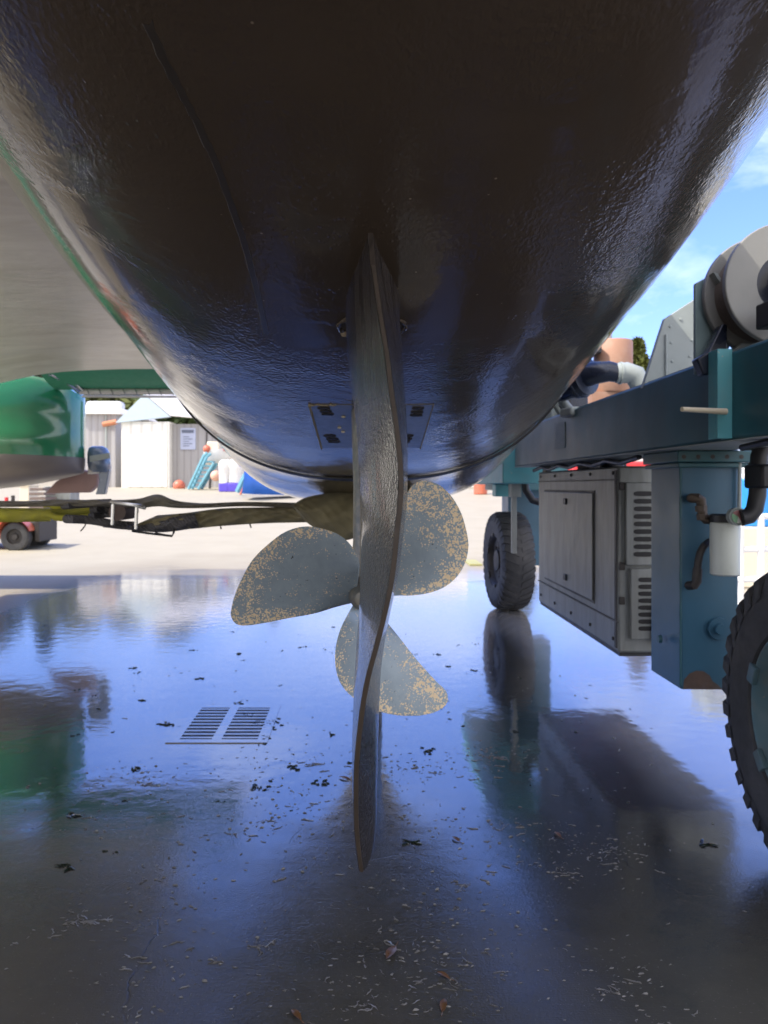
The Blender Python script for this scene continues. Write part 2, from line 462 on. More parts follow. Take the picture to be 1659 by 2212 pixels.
# ------------------------------------------------------------------ sailboat overhead
HY = [-2, 0, 1, 1.6, 2.2, 2.8, 3.5, 4.2, 5.2, 6.5, 8, 10]
HB = [.348, .528, .737, .788, .845, .898, .937, .886, .861, .45, .2, .042]
HP = [2.839, 2.693, 2.474, 2.599, 2.476, 2.461, 2.562, 3.2, 3.269, 3.166, 3.047, 2.88]
HZ = [.85, .618, .406, .275, .167, .072, -.003, -.09, -.066, .004, .122, .403]
HX0, HYAW, HTOP, HSHEER = -.003, .011, 1.0, 1.28       # HTOP: top of the bilge, straight topsides above it


def hull_pt(y, th):
    """point on the hull skin: th 0 = keel line, +-pi/2 = sheer"""
    B, p, Z = curve(HY, HB, y), curve(HY, HP, y), curve(HY, HZ, y)
    s, c = math.sin(abs(th)), max(0.0, math.cos(th)); e = 2 / p
    return Vector((HX0 + HYAW * y + math.copysign(B * s**e, th), y, H + HTOP - (HTOP - Z) * c**e))


boat = thing('sailboat', (HX0, 3, 0), 'black bottomed sailboat hanging overhead with its narrow rudder and bronze propeller', 'sailboat')
mb = MB(); rows = []
NTH = 40
for i in range(121):
    y = -2 + 12 * i / 120
    r = [hull_pt(y, (j / NTH) * math.pi / 2) for j in range(-NTH, NTH + 1)]
    up = HSHEER - HTOP + .02 * max(0, y - 4)
    r = [r[0] + Vector((0, 0, up))] + r + [r[-1] + Vector((0, 0, up))]
    rows.append(r)
mb.grid(rows)
mb.bm.faces.new([mb.bm.verts.new(p) for p in rows[0]])
mb.grid([[r[0] for r in rows], [r[-1] for r in rows]])
mb.bm.faces.new([mb.bm.verts.new(p) for p in rows[-1]][::-1])
bmesh.ops.remove_doubles(mb.bm, verts=mb.bm.verts, dist=.0005)
mb.build('hull', M['hull'], boat, smooth=70)

# fin keel ahead of the rudder
def foil(y0, y1, xm, half, z, k=14):
    pts = []
    for sgn in (1, -1):
        rng = range(k + 1) if sgn == 1 else range(k - 1, 0, -1)
        for i in rng:
            t = i / k
            w = 2.6 * (t**.5 * .6 - t * .35 - t**3 * .25 + .0) * half
            pts.append(Vector((xm + sgn * max(0, w), lerp(y1, y0, t), z)))
    return pts
mb = MB()
kx = HX0 + .018 * 5 - .0
mb.grid([foil(3.8, 5.6, .10, .075, 1.34), foil(3.95, 5.5, .095, .07, .9), foil(4.1, 5.4, .09, .065, .45), foil(4.2, 5.3, .09, .07, .12)], True, True)
mb.build('keel', mat('black keel paint', (.018, .016, .015), .35, var=.3), boat)

# rudder: outlines of the trailing edge and of both flanks
TE = [(799, 486), (804, 552), (816, 642), (825, 701), (837, 776), (846, 851), (855, 911), (862, 971), (866, 1031), (864, 1090), (857, 1152), (852, 1207), (841, 1280), (827, 1342),
      (812, 1400), (798, 1451), (785, 1517), (778, 1571), (771, 1644), (769, 1717), (772, 1808), (781, 1881)]
LF = [(747, 650), (750, 731), (756, 806), (763, 866), (772, 941), (775, 1031), (779.5, 1152), (779, 1225), (775, 1327), (769, 1407), (764, 1498), (761, 1608), (763, 1699), (770, 1772), (779, 1870)]
RF = [(863, 650), (867, 731), (871, 821), (875, 911), (877, 1001), (874, 1080), (867, 1152), (854, 1243), (843, 1298), (832, 1363), (824, 1425), (820, 1498), (817, 1590), (814, 1699), (810, 1808), (805, 1838), (785, 1874)]
def yte(v): return curve([480, 800, 1200, 1600, 1885], [1.05, 1.0, .97, 1.0, 1.05], v)
def ymx(v): return curve([600, 1100, 1500, 1885], [1.33, 1.27, 1.19, 1.08], v)
def prep(pts, fy):
    q = sorted((at(u, v, fy(v)) for u, v in pts), key=lambda p: p.z)
    return [p.z for p in q], q
tz, tq = prep(TE, yte); lz, lq = prep(LF, ymx); rz_, rq = prep(RF, ymx)
def on(ks, q, z): return Vector([curve(ks, [p[i] for p in q], z) for i in range(2)])
zb, zt = tz[0], tz[-1] - .012
rud_rows, strip = [], []
NZ = 110
for i in range(NZ + 1):
    z = lerp(zb, zt, (i / NZ))
    t, l, r = on(tz, tq, z), on(lz, lq, z), on(rz_, rq, z)
    wl = 1.0
    # near the tip the flanks close on the trailing edge
    ch = max(.02, ((l.y + r.y) / 2 - t.y)); le = Vector(((l.x + r.x) / 2 + .004, (l.y + r.y) / 2 + ch * .62))
    row = []
    e = .0035
    for k in range(0, 13):          # trailing edge to left flank
        s = k / 12; w = math.sin(s * math.pi / 2)**(.95 + .45 * max(0, (z - 1.45) / (zt - 1.45)))
        row.append(Vector((lerp(t.x - e, l.x, w), lerp(t.y, l.y, s), z)))
    for k in range(1, 9):
        a = k / 8 * math.pi / 2
        row.append(Vector((lerp(le.x, l.x, math.cos(a)), lerp(l.y, le.y, math.sin(a)), z)))
    for k in range(7, -1, -1):
        a = k / 8 * math.pi / 2
        row.append(Vector((lerp(le.x, r.x, math.cos(a)), lerp(r.y, le.y, math.sin(a)), z)))
    for k in range(11, -1, -1):
        s = k / 12; w = math.sin(s * math.pi / 2)**(.95 + .45 * max(0, (z - 1.45) / (zt - 1.45)))
        row.append(Vector((lerp(t.x + e, r.x, w), lerp(t.y, r.y, s), z)))
    if i == NZ:                       # rounded shoulder at the very top
        pass
    f = max(0., (z - 1.42) / (zt - 1.42)); f = f * f * (3 - 2 * f)
    for p in row: p.z -= f * .145 * (p.y - t.y)
    rud_rows.append(row); strip.append((t, z))
mb = MB(); mb.grid(rud_rows, True, True)
rud = mb.build('rudder', M['rudder'], boat, smooth=60)
mb = MB()
srow = []
for t, z in strip[:-6]:
    w = .0022 + .0016 * (1 - abs((z - zb) / (zt - zb) - .35))
    srow.append([Vector((t.x - w, t.y + .004, z)), Vector((t.x - w * .8, t.y - .0035, z)), Vector((t.x + w * .8, t.y - .0035, z)), Vector((t.x + w, t.y + .004, z))])
mb.grid(srow, True, True); mb.build('trailing_strip', M['edge_strip'], rud)
sp = hull_pt(1.44, 0)
mb = MB(); mb.tube([(sp.x + .01, 1.44, 1.55), (sp.x + .01, 1.44, 1.75)], .035, 20)
mb.build('rudder_stock', M['dark_metal'], rud)
def under(x, y):
    a = hull_pt(y, 0); w = min(.99, abs(x - a.x) / curve(HY, HB, y)); e = 2 / curve(HY, HP, y)
    return hull_pt(y, math.copysign(math.asin(w**(1 / e)), x - a.x))
mb = MB(); mb.tube([under(sp.x + .008 + .064 * math.cos(q), 1.46 + .05 * math.sin(q)) - Vector((0, .001, .002)) for q in [2 * math.pi * i / 36 for i in range(37)]], [.0035 + .0015 * math.sin(i * 2.1) for i in range(37)], 8)
mb.build('bearing_ring', M['hull'], boat)
mb = MB(); mb.tube([under(sp.x + .008 + .064 * math.cos(q), 1.46 + .05 * math.sin(q)) - Vector((0, .001, .004)) for q in [R(128 + i * 4) for i in range(9)]], [.002, .005, .006, .004, .005, .006, .004, .003, .001], 8)
mb.build('sealant', mat('tan ring sealant', (.5, .38, .24), .7, var=.3, vs=60), boat)

# propeller: three blades on a helicoid
PY = 1.76
hub = at(782, 1286, PY)
def blade(ra, rb, parent, twist, yoff=0., worn=1.):
    A = resample([Vector((*p, 0)) for p in ra], 34); B = resample([Vector((*p, 0)) for p in rb], 34)
    nm = 16
    cu = sum((p.x for p in A + B)) / 68; cv = sum((p.y for p in A + B)) / 68
    th0 = math.atan2(-(cv - 1286), cu - 782)
    fr, bk, we = [], [], []
    rmax = max(math.hypot(p.x - 782, p.y - 1286) for p in A + B)
    for i in range(34):
        f1, b1, w1 = [], [], []
        for j in range(nm + 1):
            s = j / nm; p = A[i].lerp(B[i], s)
            r = math.hypot(p.x - 782, p.y - 1286); th = math.atan2(-(p.y - 1286), p.x - 782) - th0
            th = (th + math.pi) % (2 * math.pi) - math.pi
            y = PY + twist * th * min(1, r / 60) + yoff * (r / rmax)**2
            P = at(p.x, p.y, PY); P.y = y; P.x *= y / PY; P.z = H + (P.z - H) * y / PY
            e = min(1, 2 * min(s, 1 - s)); tip = 1 - i / 33
            t = .0012 + .010 * (1 - r / rmax)**.7 * e**.5 + .002 * e
            f1.append(P - Vector((0, t / 2, 0))); b1.append(P + Vector((0, t / 2, 0)))
            rr = r / rmax
            w1.append(max(0, 1 - e * 1.9) * .75 * min(1, rr * 1.6) + max(0, rr - .62) * 1.7 + max(0, .45 - abs(s - .78)) * .25 * rr)
        fr.append(f1); bk.append(b1); we.append(w1)
    mb = MB(); lay = mb.bm.verts.layers.float.new('wear')
    vf = [[mb.bm.verts.new(p) for p in r] for r in fr]; vb = [[mb.bm.verts.new(p) for p in r] for r in bk]
    for vv in (vf, vb):
        for i in range(34):
            for j in range(nm + 1): vv[i][j][lay] = min(1, we[i][j] * worn + (worn - 1) * .35)
    for i in range(33):
        for j in range(nm):
            mb.bm.faces.new((vf[i][j], vf[i][j + 1], vf[i + 1][j + 1], vf[i + 1][j]))
            mb.bm.faces.new((vb[i][j], vb[i + 1][j], vb[i + 1][j + 1], vb[i][j + 1]))
    for j in (0, nm):
        for i in range(33): mb.bm.faces.new((vf[i][j], vf[i + 1][j], vb[i + 1][j], vb[i][j]))
    for i in (0, 33):
        for j in range(nm): mb.bm.faces.new((vf[i][j], vf[i][j + 1], vb[i][j + 1], vb[i][j]))
    bmesh.ops.remove_doubles(mb.bm, verts=mb.bm.verts, dist=.00005)
    return mb.build('blade', M['blade'], parent, smooth=50)
prop = MB().lathe([(-.062, .006), (-.058, .016), (-.045, .024), (-.03, .028), (.05, .036), (.075, .034)], hub, 'Y', 28).build('propeller', M['bronze'], boat)
prop['label'] = 'grey bronze three bladed propeller covered in tan barnacle rings'
blade([(772, 1262), (776, 1215), (760, 1180), (735, 1157), (700, 1143), (660, 1137), (620, 1147), (580, 1175), (545, 1210), (520, 1255), (503, 1300), (498, 1325)],
      [(772, 1300), (730, 1310), (680, 1325), (620, 1336), (570, 1346), (530, 1351), (512, 1349), (503, 1341), (498, 1325)], prop, .075, worn=.86)
blade([(792, 1262), (830, 1185), (858, 1115), (876, 1072), (890, 1050), (902, 1041), (916, 1038)],
      [(792, 1296), (850, 1287), (895, 1286), (930, 1280), (960, 1268), (985, 1248), (1005, 1215), (1012, 1180), (1006, 1140), (990, 1095), (962, 1058), (940, 1043), (916, 1038)], prop, .075, worn=1.12)
blade([(768, 1298), (755, 1320), (735, 1360), (725, 1400), (725, 1440), (735, 1475), (755, 1500), (785, 1520), (815, 1535), (860, 1545), (905, 1546)],
      [(796, 1298), (835, 1343), (865, 1380), (900, 1425), (945, 1475), (965, 1496), (968, 1510), (961, 1525), (942, 1537), (905, 1546)], prop, .075)
# strut and shaft
mb = MB()
def ell(cx, cy, cz, a, b_, k=14): return [Vector((cx + a * math.cos(2 * math.pi * i / k), cy + b_ * math.sin(2 * math.pi * i / k), cz)) for i in range(k)]
mb.grid([ell(hub.x, 1.9, hub.z, .030, .055), ell(hub.x, 1.92, hub.z + .12, .022, .06), ell(hub.x, 1.98, hub.z + .25, .022, .065), ell(hub.x, 2.05, 1.56, .03, .08)], True, True)
mb.tube([hub + Vector((0, .05, 0)), (hub.x, 2.9, 1.36)], .019, 14)
mb.build('propeller_strut', M['bronze'], boat)

# vent plate let into the hull skin
def skin(u, v):
    """where the line of sight (u, v) meets the bottom of the hull"""
    best = None
    for k in range(400):
        y = .45 + k * .008
        p = at(u, v, y); a = hull_pt(y, 0)
        B = curve(HY, HB, y); w = (p.x - a.x) / B
        if abs(w) < 1:
            e = 2 / curve(HY, HP, y); th = math.asin(abs(w)**(1 / e)); q = hull_pt(y, math.copysign(th, w))
            if p.z >= q.z: return q
    return at(u, v, 2.2)
def patch(quad, nu, nv, lift):
    rows = []
    for j in range(nv + 1):
        r = []
        for i in range(nu + 1):
            a = lerp(Vector(quad[0]), Vector(quad[1]), i / nu); b_ = lerp(Vector(quad[3]), Vector(quad[2]), i / nu)
            q = lerp(a, b_, j / nv); p = skin(q.x, q.y); r.append(p - Vector((0, .2, 1)).normalized() * lift)
        rows.append(r)
    return rows
line = resample([Vector((u, v, 0)) for u, v in ((318, 40), (352, 120), (400, 210), (440, 290), (478, 380), (510, 470), (538, 560), (558, 640), (575, 720))], 40)
mb = MB(); mb.grid([[skin(p.x + d * (1 - .5 * i / 39), p.y) - Vector((0, 0, .0004 * (1 if abs(d) < 12 else -3))) for d in (-14, -10, -5, 0, 5, 10, 14)] for i, p in enumerate(line)])
mb.build('dark_streak', mat('dark hull streak', (.048, .037, .028), .4, var=.2, coat=.3), boat)  # darker streak laid as a thin strip on the hull skin
rows = patch([(669, 873), (936, 873), (907, 966), (694, 966)], 12, 8, .0015)
mb = MB(); mb.grid(rows)
bk = [[p + Vector((0, .004, .02)) for p in r] for r in rows]; mb.grid(bk)
for ed in ((rows[0], bk[0]), (rows[-1], bk[-1]), ([r[0] for r in rows], [r[0] for r in bk]), ([r[-1] for r in rows], [r[-1] for r in bk])): mb.grid(ed)
bmesh.ops.remove_doubles(mb.bm, verts=mb.bm.verts, dist=.0002)
plate = mb.build('vent_plate', M['plate'], boat, smooth=40)
mb = MB(); side = [skin(668 + 27 * t / 10, 873 + 95 * t / 10) - Vector((0, 0, .001)) for t in range(11)]
mb.tube(side, [.003 + .002 * random.random() for _ in side], 6)
side = [skin(666 + 60 * t / 10, 872.5 + random.random() * 1.2) - Vector((0, 0, .001)) for t in range(11)]
mb.tube(side, [.0065] + [.002 + .0015 * random.random() for _ in side[1:]], 6)
side = [skin(936 - 28 * t / 10, 873 + 95 * t / 10) - Vector((0, 0, .001)) for t in range(11)]
mb.tube(side, [.0015 + .001 * random.random() for _ in side], 6)
mb.build('plate_sealant', mat('old tan sealant', (.30, .25, .16), .7, var=.3, vs=30), plate)
for (u, v) in ((699, 879), (703, 885.5), (708, 892), (712, 939), (718, 946), (722, 952), (903, 879), (901, 887), (899, 894), (880, 939), (877, 946), (873, 952)):
    mb = MB()
    ring = []
    for q in range(20):
        a = 2 * math.pi * q / 20; p = skin(u + 13 * math.cos(a), v + 2.1 * math.sin(a)) - Vector((0, 0, .003)); ring.append(p)
    mb.face(ring); ring.append(ring[0]); mb.tube(ring, .0012, 6)
    mb.build('vent_slot', M['dark_metal'], plate)
for (u, v) in ((742, 897.5), (733, 922), (741, 930)):
    mb = MB(); mb.lathe([(-.004, .001), (-.003, .005), (.004, .006)], skin(u, v) - Vector((0, 0, .002)), 'Z', 12)
    mb.build('plate_screw', M['cream'], plate)

# ------------------------------------------------------------------ sling under the hull
sl = thing('lifting_sling', at(700, 1100, 3.9), 'wet olive lifting sling running across the picture and under the black hull', 'sling')
def ribbon(top, bot, y0, y1, bulge, thick, n=50, k=9, wob=0.):
    A = resample([Vector((*p, 0)) for p in top], n); B = resample([Vector((*p, 0)) for p in bot], n)
    fr, bk = [], []
    for i in range(n):
        r, r2 = [], []
        y = lerp(y0, y1, i / (n - 1))
        for j in range(k + 1):
            s = j / k; q = A[i].lerp(B[i], s)
            yy = y - bulge * math.sin(math.pi * s)**.7 + wob * math.sin(i * .55 + j * .9) * .5 + wob * math.sin(i * 1.3 - j * 1.7) * .3
            p = at(q.x, q.y, yy); r.append(p); r2.append(at(q.x, q.y, yy + thick))
        fr.append(r); bk.append(r2)
    mb = MB(); mb.grid(fr); mb.grid(bk)
    for a, b_ in ((fr[0], bk[0]), (fr[-1], bk[-1]), ([r[0] for r in fr], [r[0] for r in bk]), ([r[-1] for r in fr], [r[-1] for r in bk])): mb.grid([a, b_])
    bmesh.ops.remove_doubles(mb.bm, verts=mb.bm.verts, dist=.0004)
    return mb
ribbon([(633, 1090), (650, 1079), (690, 1068), (750, 1063), (820, 1062), (880, 1066), (960, 1076)],
       [(636, 1098), (655, 1122), (690, 1146), (745, 1167), (800, 1146), (880, 1110), (960, 1082)], 3.75, 3.75, .13, .05, 60, 14, .02).build('saddle', M['sling'], sl, smooth=60)
ribbon([(-60, 1080), (60, 1082), (140, 1079), (220, 1080), (300, 1077), (345, 1068), (372, 1079), (420, 1086), (520, 1084), (650, 1086)],
       [(-60, 1096), (60, 1095), (140, 1094), (220, 1094), (300, 1098), (345, 1094), (372, 1097), (420, 1098), (520, 1094), (650, 1098)], 4.3, 3.85, .03, .04, 90, 8, .02).build('upper_strap', M['sling_grey'], sl, smooth=60)
ribbon([(340, 1113), (400, 1108), (470, 1099), (560, 1096), (660, 1096)],
       [(270, 1143), (350, 1141), (400, 1143), (470, 1137), (560, 1131), (680, 1128)], 4.1, 3.84, .05, .05, 60, 9, .025).build('lower_strap', M['sling'], sl, smooth=60)
ribbon([(-60, 1096), (40, 1097), (110, 1098)], [(-60, 1128), (40, 1128), (110, 1126)], 4.32, 4.25, .04, .05, 30, 8, .01).build('yellow_strap', M['sling_yellow'], sl, smooth=60)
for (a, b_, y, m_) in (((95, 1091), (140, 1092), 4.2, 'sling_yellow'), ((95, 1111), (145, 1121), 4.2, 'sling_yellow'), ((110, 1105), (205, 1100), 4.32, 'sling_yellow'), ((120, 1112), (200, 1113), 4.34, 'sling_yellow')):
    mb = MB(); mb.tube([lerp(at(*a, y), at(*b_, y), i / 4) + Vector((0, 0, .006 * math.sin(i * 2))) for i in range(5)], [.016, .017, .018, .018, .018], 12)
    mb.build('strap_loop', M[m_], sl)
for (pts, r) in (([(138, 1092), (190, 1088), (240, 1086)], .022), ([(143, 1121), (200, 1124), (250, 1133), (290, 1136)], .024), ([(200, 1101), (250, 1098), (290, 1092)], .019), ([(196, 1113), (240, 1112), (270, 1108)], .015)):
    mb = MB(); mb.tube([at(u, v, 4.2 - .05 * (i == 1)) for i, (u, v) in enumerate(resample([Vector((*p, 0)) for p in pts], 9) and [(q.x, q.y) for q in resample([Vector((*p, 0)) for p in pts], 9)])], r, 14)
    mb.build('sleeve', M['sling_dark'], sl)
ribbon([(222, 1137), (300, 1133), (360, 1120), (420, 1108)], [(222, 1139), (290, 1146), (345, 1150), (430, 1140)], 4.16, 3.98, .05, .05, 40, 8, .02).build('sleeve', M['sling_dark'], sl, smooth=60)
mb = MB(); mb.lathe([(-.12, .0), (-.12, .045), (.12, .045), (.12, .0)], at(268, 1105, 4.15), 'Y', 24, False); mb.build('roller', M['rubble'], sl)
for (u, t, b_) in ((244.5, 1086, 1134), (295.5, 1092, 1143)):
    mb = MB(); mb.tube([at(u, t, 4.0), at(u - 2, b_, 4.0)], .009, 10); mb.build('pin', M['chrome'], sl)
mb = MB(); mb.tube([at(238, 1085, 4.0), at(298, 1093, 4.0), at(315, 1097, 4.02)], .011, 10); mb.build('pin_bar', M['chrome'], sl)
mb = MB(); mb.tube([at(u, v, 4.0) for u, v in ((285, 1147), (320, 1152), (372, 1158), (376, 1148), (375, 1142))], .006, 8)
mb.tube([at(u, v, 4.0) for u, v in ((335, 1142), (336, 1151), (360, 1156))], .004, 8); mb.build('wire_hook', M['black'], sl)
# thin black band round the hull section, just proud of the skin
mb = MB(); rows = []
for i in range(81):
    th = R(-62 + 124 * i / 80)
    a, b_ = hull_pt(3.12, th), hull_pt(3.17, th)
    nrm = Vector((math.sin(th) * .8, -.1, -math.cos(th))).normalized()
    rows.append([a + nrm * .004, a + nrm * .010, b_ + nrm * .012, b_ + nrm * .002])
mb.grid(rows, True, True); mb.build('dark_band', M['black'], sl)
for (u, v0, v1, du) in ((186, 1127, 1147, -12), (306, 1128, 1146, 3), (476, 1132, 1143, 2), (540, 1132, 1140, 3)):
    mb = MB(); mb.tube([at(u + du * t * t, lerp(v0, v1, t), 4.05) for t in (0, .4, .8, 1)], .004, 6); mb.build('frayed_end', M['sling_dark'], sl)

# ------------------------------------------------------------------ boat lift on the right
lift = thing('boat_lift', (1.5, 4.2, 0), 'teal blue motorised boat lift on fat black tyres with a steel engine box', 'boat lift')
BX = 1.25
mb = MB(); mb.box(BX, BX + .34, 1.15, 6.25, H + .155, H + .455); mb.build('beam', M['teal'], lift, .012)
mb = MB(); mb.box(BX - .012, BX + .30, 1.15, 6.2, H + .150, H + .1545); mb.box(BX + .02, BX + .33, 1.2, 6.1, H + .4555, H + .461)
mb.build('beam_flange', M['grey_paint'], lift)
mb = MB(); mb.box(BX - .05, BX, 2.585, 2.60, H + .16, H + .462); mb.box(BX - .05, BX - .044, 2.60, 2.655, H + .16, H + .462)
mb.box(BX - .004, BX - .0005, 2.60, 2.66, H + .16, H + .45); rib = mb.build('stiffener', M['teal_sunlit'], lift, .003)
mb = MB(); mb.tube([at(1568, 889, 2.56), at(1545, 888, 2.55), at(1520, 886.5, 2.53), at(1473, 884, 2.5)], [.011, .010, .009, .008], 12); mb.build('rod', M['cream'], lift)
mb = MB(); mb.box(BX - .0035, BX - .0005, 4.7, 4.95, H + .235, H + .395); mb.build('data_plate', mat('faded data plate', (.10, .17, .18), .5, var=.2, vs=30, dirt=(.2, .27, .27), ds=40, stretch=(1, .3, 6)), lift)
# column
mb = MB(); mb.box(1.35, 1.595, 3.245, 3.58, .44, H + .155); col_o = mb.build('column', M['blue_paint'], lift, .008)
mb = MB(); mb.box(1.32, 1.63, 3.20, 3.60, H + .10, H + .148); mb.box(1.33, 1.62, 3.215, 3.60, H + .078, H + .098); mb.build('column_cap', M['teal'], lift, .004)
for k in range(5):
    MB().lathe([(-.014, 0), (-.014, .010), (0, .0115)], (1.345 + .06 * k, 3.213, H + .122), 'Y', 6).build('bolt', M['dark_metal'], lift)
mb = MB(); mb.tube([(1.349, 3.243 , .46 + .05 * i) for i in range(20)], [.004 + .002 * (i % 3 == 0) for i in range(20)], 6); mb.build('weld_seam', M['teal'], col_o)
mb = MB(); mb.tube([(BX + .04, 1.2 + .2 * i, H + .142 - .012 * (i % 3)) for i in range(8)], .012, 8); mb.tube([(BX + .09, 3.7 + .25 * i, H + .14 - .02 * (i % 2)) for i in range(10)], .014, 8); mb.build('hydraulic_line', M['black'], lift)
# torn rusty foot
poly = [at(u, v, 3.2435) for u, v in ((1476, 1489), (1478, 1468), (1490, 1455), (1505, 1449), (1520, 1450), (1533, 1459), (1540, 1472), (1552, 1480), (1560, 1489.5))]
MB().prism(poly, (0, .003, 0)).build('rust_patch', M['rust'], col_o)
mb = MB(); mb.lathe([(-.03, .0), (-.03, .022), (-.012, .024), (-.012, .045), (0, .047)], at(1551, 1357, 3.243), 'Y', 24); mb.build('bolt', M['blue_paint'], lift)
mb = MB(); mb.lathe([(-.014, .0), (-.014, .016), (0, .018)], at(1428, 1380, 3.4) + Vector((0, 0, 0)), 'X', 16); mb.build('bolt', M['teal'], lift)
# pipes, hose and filter on the column
def pp(u, v, d=3.17): return at(u, v, d)
mb = MB(); mb.tube([pp(1492, 1076, 3.24), pp(1495, 1076, 3.18), pp(1508, 1076), pp(1514, 1080), pp(1516, 1096), pp(1518, 1116), pp(1524, 1122), pp(1545, 1122)], [.018, .02, .02, .021, .019, .021, .02, .018], 12)
mb.tube([pp(1514, 1092), pp(1515, 1104)], .025, 8); mb.tube([pp(1516, 1110), pp(1518, 1122)], .024, 8)
mb.build('fuel_pipe', M['brass'], lift)
mb = MB(); mb.tube([pp(1532, 1170, 3.2), pp(1520, 1180), pp(1512, 1195), pp(1508, 1215), pp(1506, 1240)], .015, 12)
mb.tube([pp(1507, 1228), pp(1505, 1256), pp(1500, 1264), pp(1488, 1265, 3.22)], .019, 10); mb.build('fuel_hose', M['dark_metal'], lift)
fc = pp(1566, 1185, 3.11)
mb = MB(); mb.lathe([(-.108, .0), (-.108, .048), (-.102, .0565), (.095, .0575), (.106, .054), (.106, .0)], fc, 'Z', 36, False); flt = mb.build('fuel_filter', M['white_filter'], lift, smooth=40)
mb = MB(); mb.lathe([(.108, .0), (.108, .058), (.135, .058), (.14, .05), (.14, .0)], fc, 'Z', 28, False); mb.build('filter_head', M['black'], flt)
mb = MB(); mb.tube([pp(1545, 1122), pp(1590, 1122, 3.05), pp(1620, 1120, 3.08)], .018, 12); mb.build('filter_bracket', M['black'], flt)
gc = pp(1594.5, 1116, 3.0)
mb = MB(); mb.lathe([(0, .0), (.004, .026), (-.004, .032), (.0, .036), (.03, .034), (.03, 0)], gc, 'Y', 28, False); gau = mb.build('gauge', M['grey_paint'], flt)
for nm, c_, a0, a1 in (('gauge_dial', (.16, .36, .2), 150, 260), ('gauge_dial', (.24, .09, .09), -60, 150), ('gauge_dial', (.55, .58, .55), 260, 300)):
    mb = MB(); ring = [gc + Vector((0, -.001, 0))] + [gc + Vector((.025 * math.cos(R(lerp(a0, a1, i / 10))), -.0012, .025 * math.sin(R(lerp(a0, a1, i / 10))))) for i in range(11)]
    mb.face(ring); mb.build(nm, mat('dial', c_, .4), gau)
mb = MB(); mb.tube([pp(1598, 1000, 3.22), pp(1597, 1100, 3.22)], .008, 10); mb.tube([pp(1598, 1140, 3.23), pp(1596, 1245, 3.23)], .005, 8); mb.build('conduit', M['grey_paint'], lift)
mb = MB(); mb.tube([pp(u, v, 3.0) for u, v in ((1650, 960), (1640, 985), (1638, 1030), (1636, 1070), (1630, 1100), (1618, 1115), (1600, 1119))], .032, 14); mb.build('black_hose', M['black'], lift)
mb = MB(); mb.box(*sorted((at(1634, 1000, 2.9).x, at(1672, 1000, 2.9).x)), 2.86, 3.0, at(0, 1055, 2.9).z, at(0, 1003, 2.9).z); mb.build('junction_box', M['black'], lift, .01)
mb = MB(); mb.tube([at(1606, 955, 3.1), at(1618, 963, 3.1)], .011, 8); mb.build('pipe_stub', M['cream'], lift)

# engine box
X0, Y0, Y1, ZB, ZT = 1.35, 4.03, 5.84, .425, H + .105
eb = MB().box(X0, X0 + .62, Y0, Y1, ZB, ZT).build('engine_box', M['steel_panel'], lift, .012)
MB().box(X0 + .01, X0 + .61, Y0 + .01, Y1 - .01, ZB - .02, ZB - .001).build('dark_underside', M['black'], eb)  # black sheet added under the box to darken its reflection
mb = MB(); mb.box(X0 - .006, X0 + .0, Y0 + .0, Y1 - .0, ZB + .155, ZB + .163); mb.box(X0 - .006, X0, Y0, Y1, ZT - .075, ZT - .068)
mb.box(X0 - .005, X0, Y0 + .02, Y0 + .05, ZB + .02, ZT - .02)
mb.build('seam', M['seam'], eb)
dz0, dz1, dy0, dy1 = ZB + .21, ZT - .145, Y0 + .42, Y1 - .22
mb = MB(); mb.box(X0 - .004, X0 - .0004, dy0 - .014, dy1 + .014, dz0 - .014, dz1 + .014); mb.build('door_gap', M['seam'], eb)
dr = MB().box(X0 - .012, X0 - .0044, dy0, dy1, dz0, dz1).build('panel_door', M['steel_panel'], eb, .004)
for (yy, zz) in ((lerp(dy0, dy1, .49), dz1 - .06), (lerp(dy0, dy1, .49), dz0 + .07)):
    MB().box(X0 - .022, X0 - .0124, yy - .03, yy + .03, zz - .02, zz + .02).build('latch', M['black'], eb, .004)
for k in range(9):
    for zz in (ZT - .035, ZB + .06):
        if k % 2 == 0:
            MB().lathe([(-.008, 0), (-.007, .009), (.002, .011)], (X0, lerp(Y0 + .08, Y1 - .08, k / 8), zz), 'X', 10).build('screw', M['dark_metal'], eb)
# louvred grilles on the rear face
for (z0, z1, xa, xb) in ((H - .375, H - .02, X0 + .06, X0 + .30), (H - .76, H - .47, X0 + .085, X0 + .30)):
    fr_ = MB().box(xa - .03, xb + .05, Y0 - .03, Y0 - .0005, z0 - .04, z1 + .04).build('vent_frame', M['grey_paint'] if False else M['steel_panel'], eb, .006)
    mb = MB(); nrow = 9 if z1 > H - .3 else 8
    for c_ in range(2):
        for r_ in range(nrow):
            zz = lerp(z0, z1, (r_ + .5) / nrow); xx = lerp(xa, xb, (c_ + .5) / 2); w = (xb - xa) * .21; hh = (z1 - z0) / nrow * .33
            pts = []
            for q in range(16):
                a = 2 * math.pi * q / 16; ca, sa = math.cos(a), math.sin(a)
                pts.append(Vector((xx + math.copysign(abs(ca)**.5, ca) * w, Y0 - .0325, zz + math.copysign(abs(sa)**.6, sa) * hh)))
            mb.prism(pts, (0, .002, 0))
    mb.build('louvre', M['pit'], fr_)
for zz in (H + .0, H - .42, H - .6):
    MB().box(X0 + .0, X0 + .03, Y0 - .018, Y0 - .0005, zz - .02, zz + .02).build('hinge', M['dark_metal'], eb, .004)
mb = MB(); mb.tube([(X0 + .25, Y0 - .05, ZB + .30), (X0 + .22, Y0 - .05, ZB + .24), (X0 + .21, Y0 - .05, ZB + .06)], .05, 14); mb.build('drain_pipe', M['black'], lift)
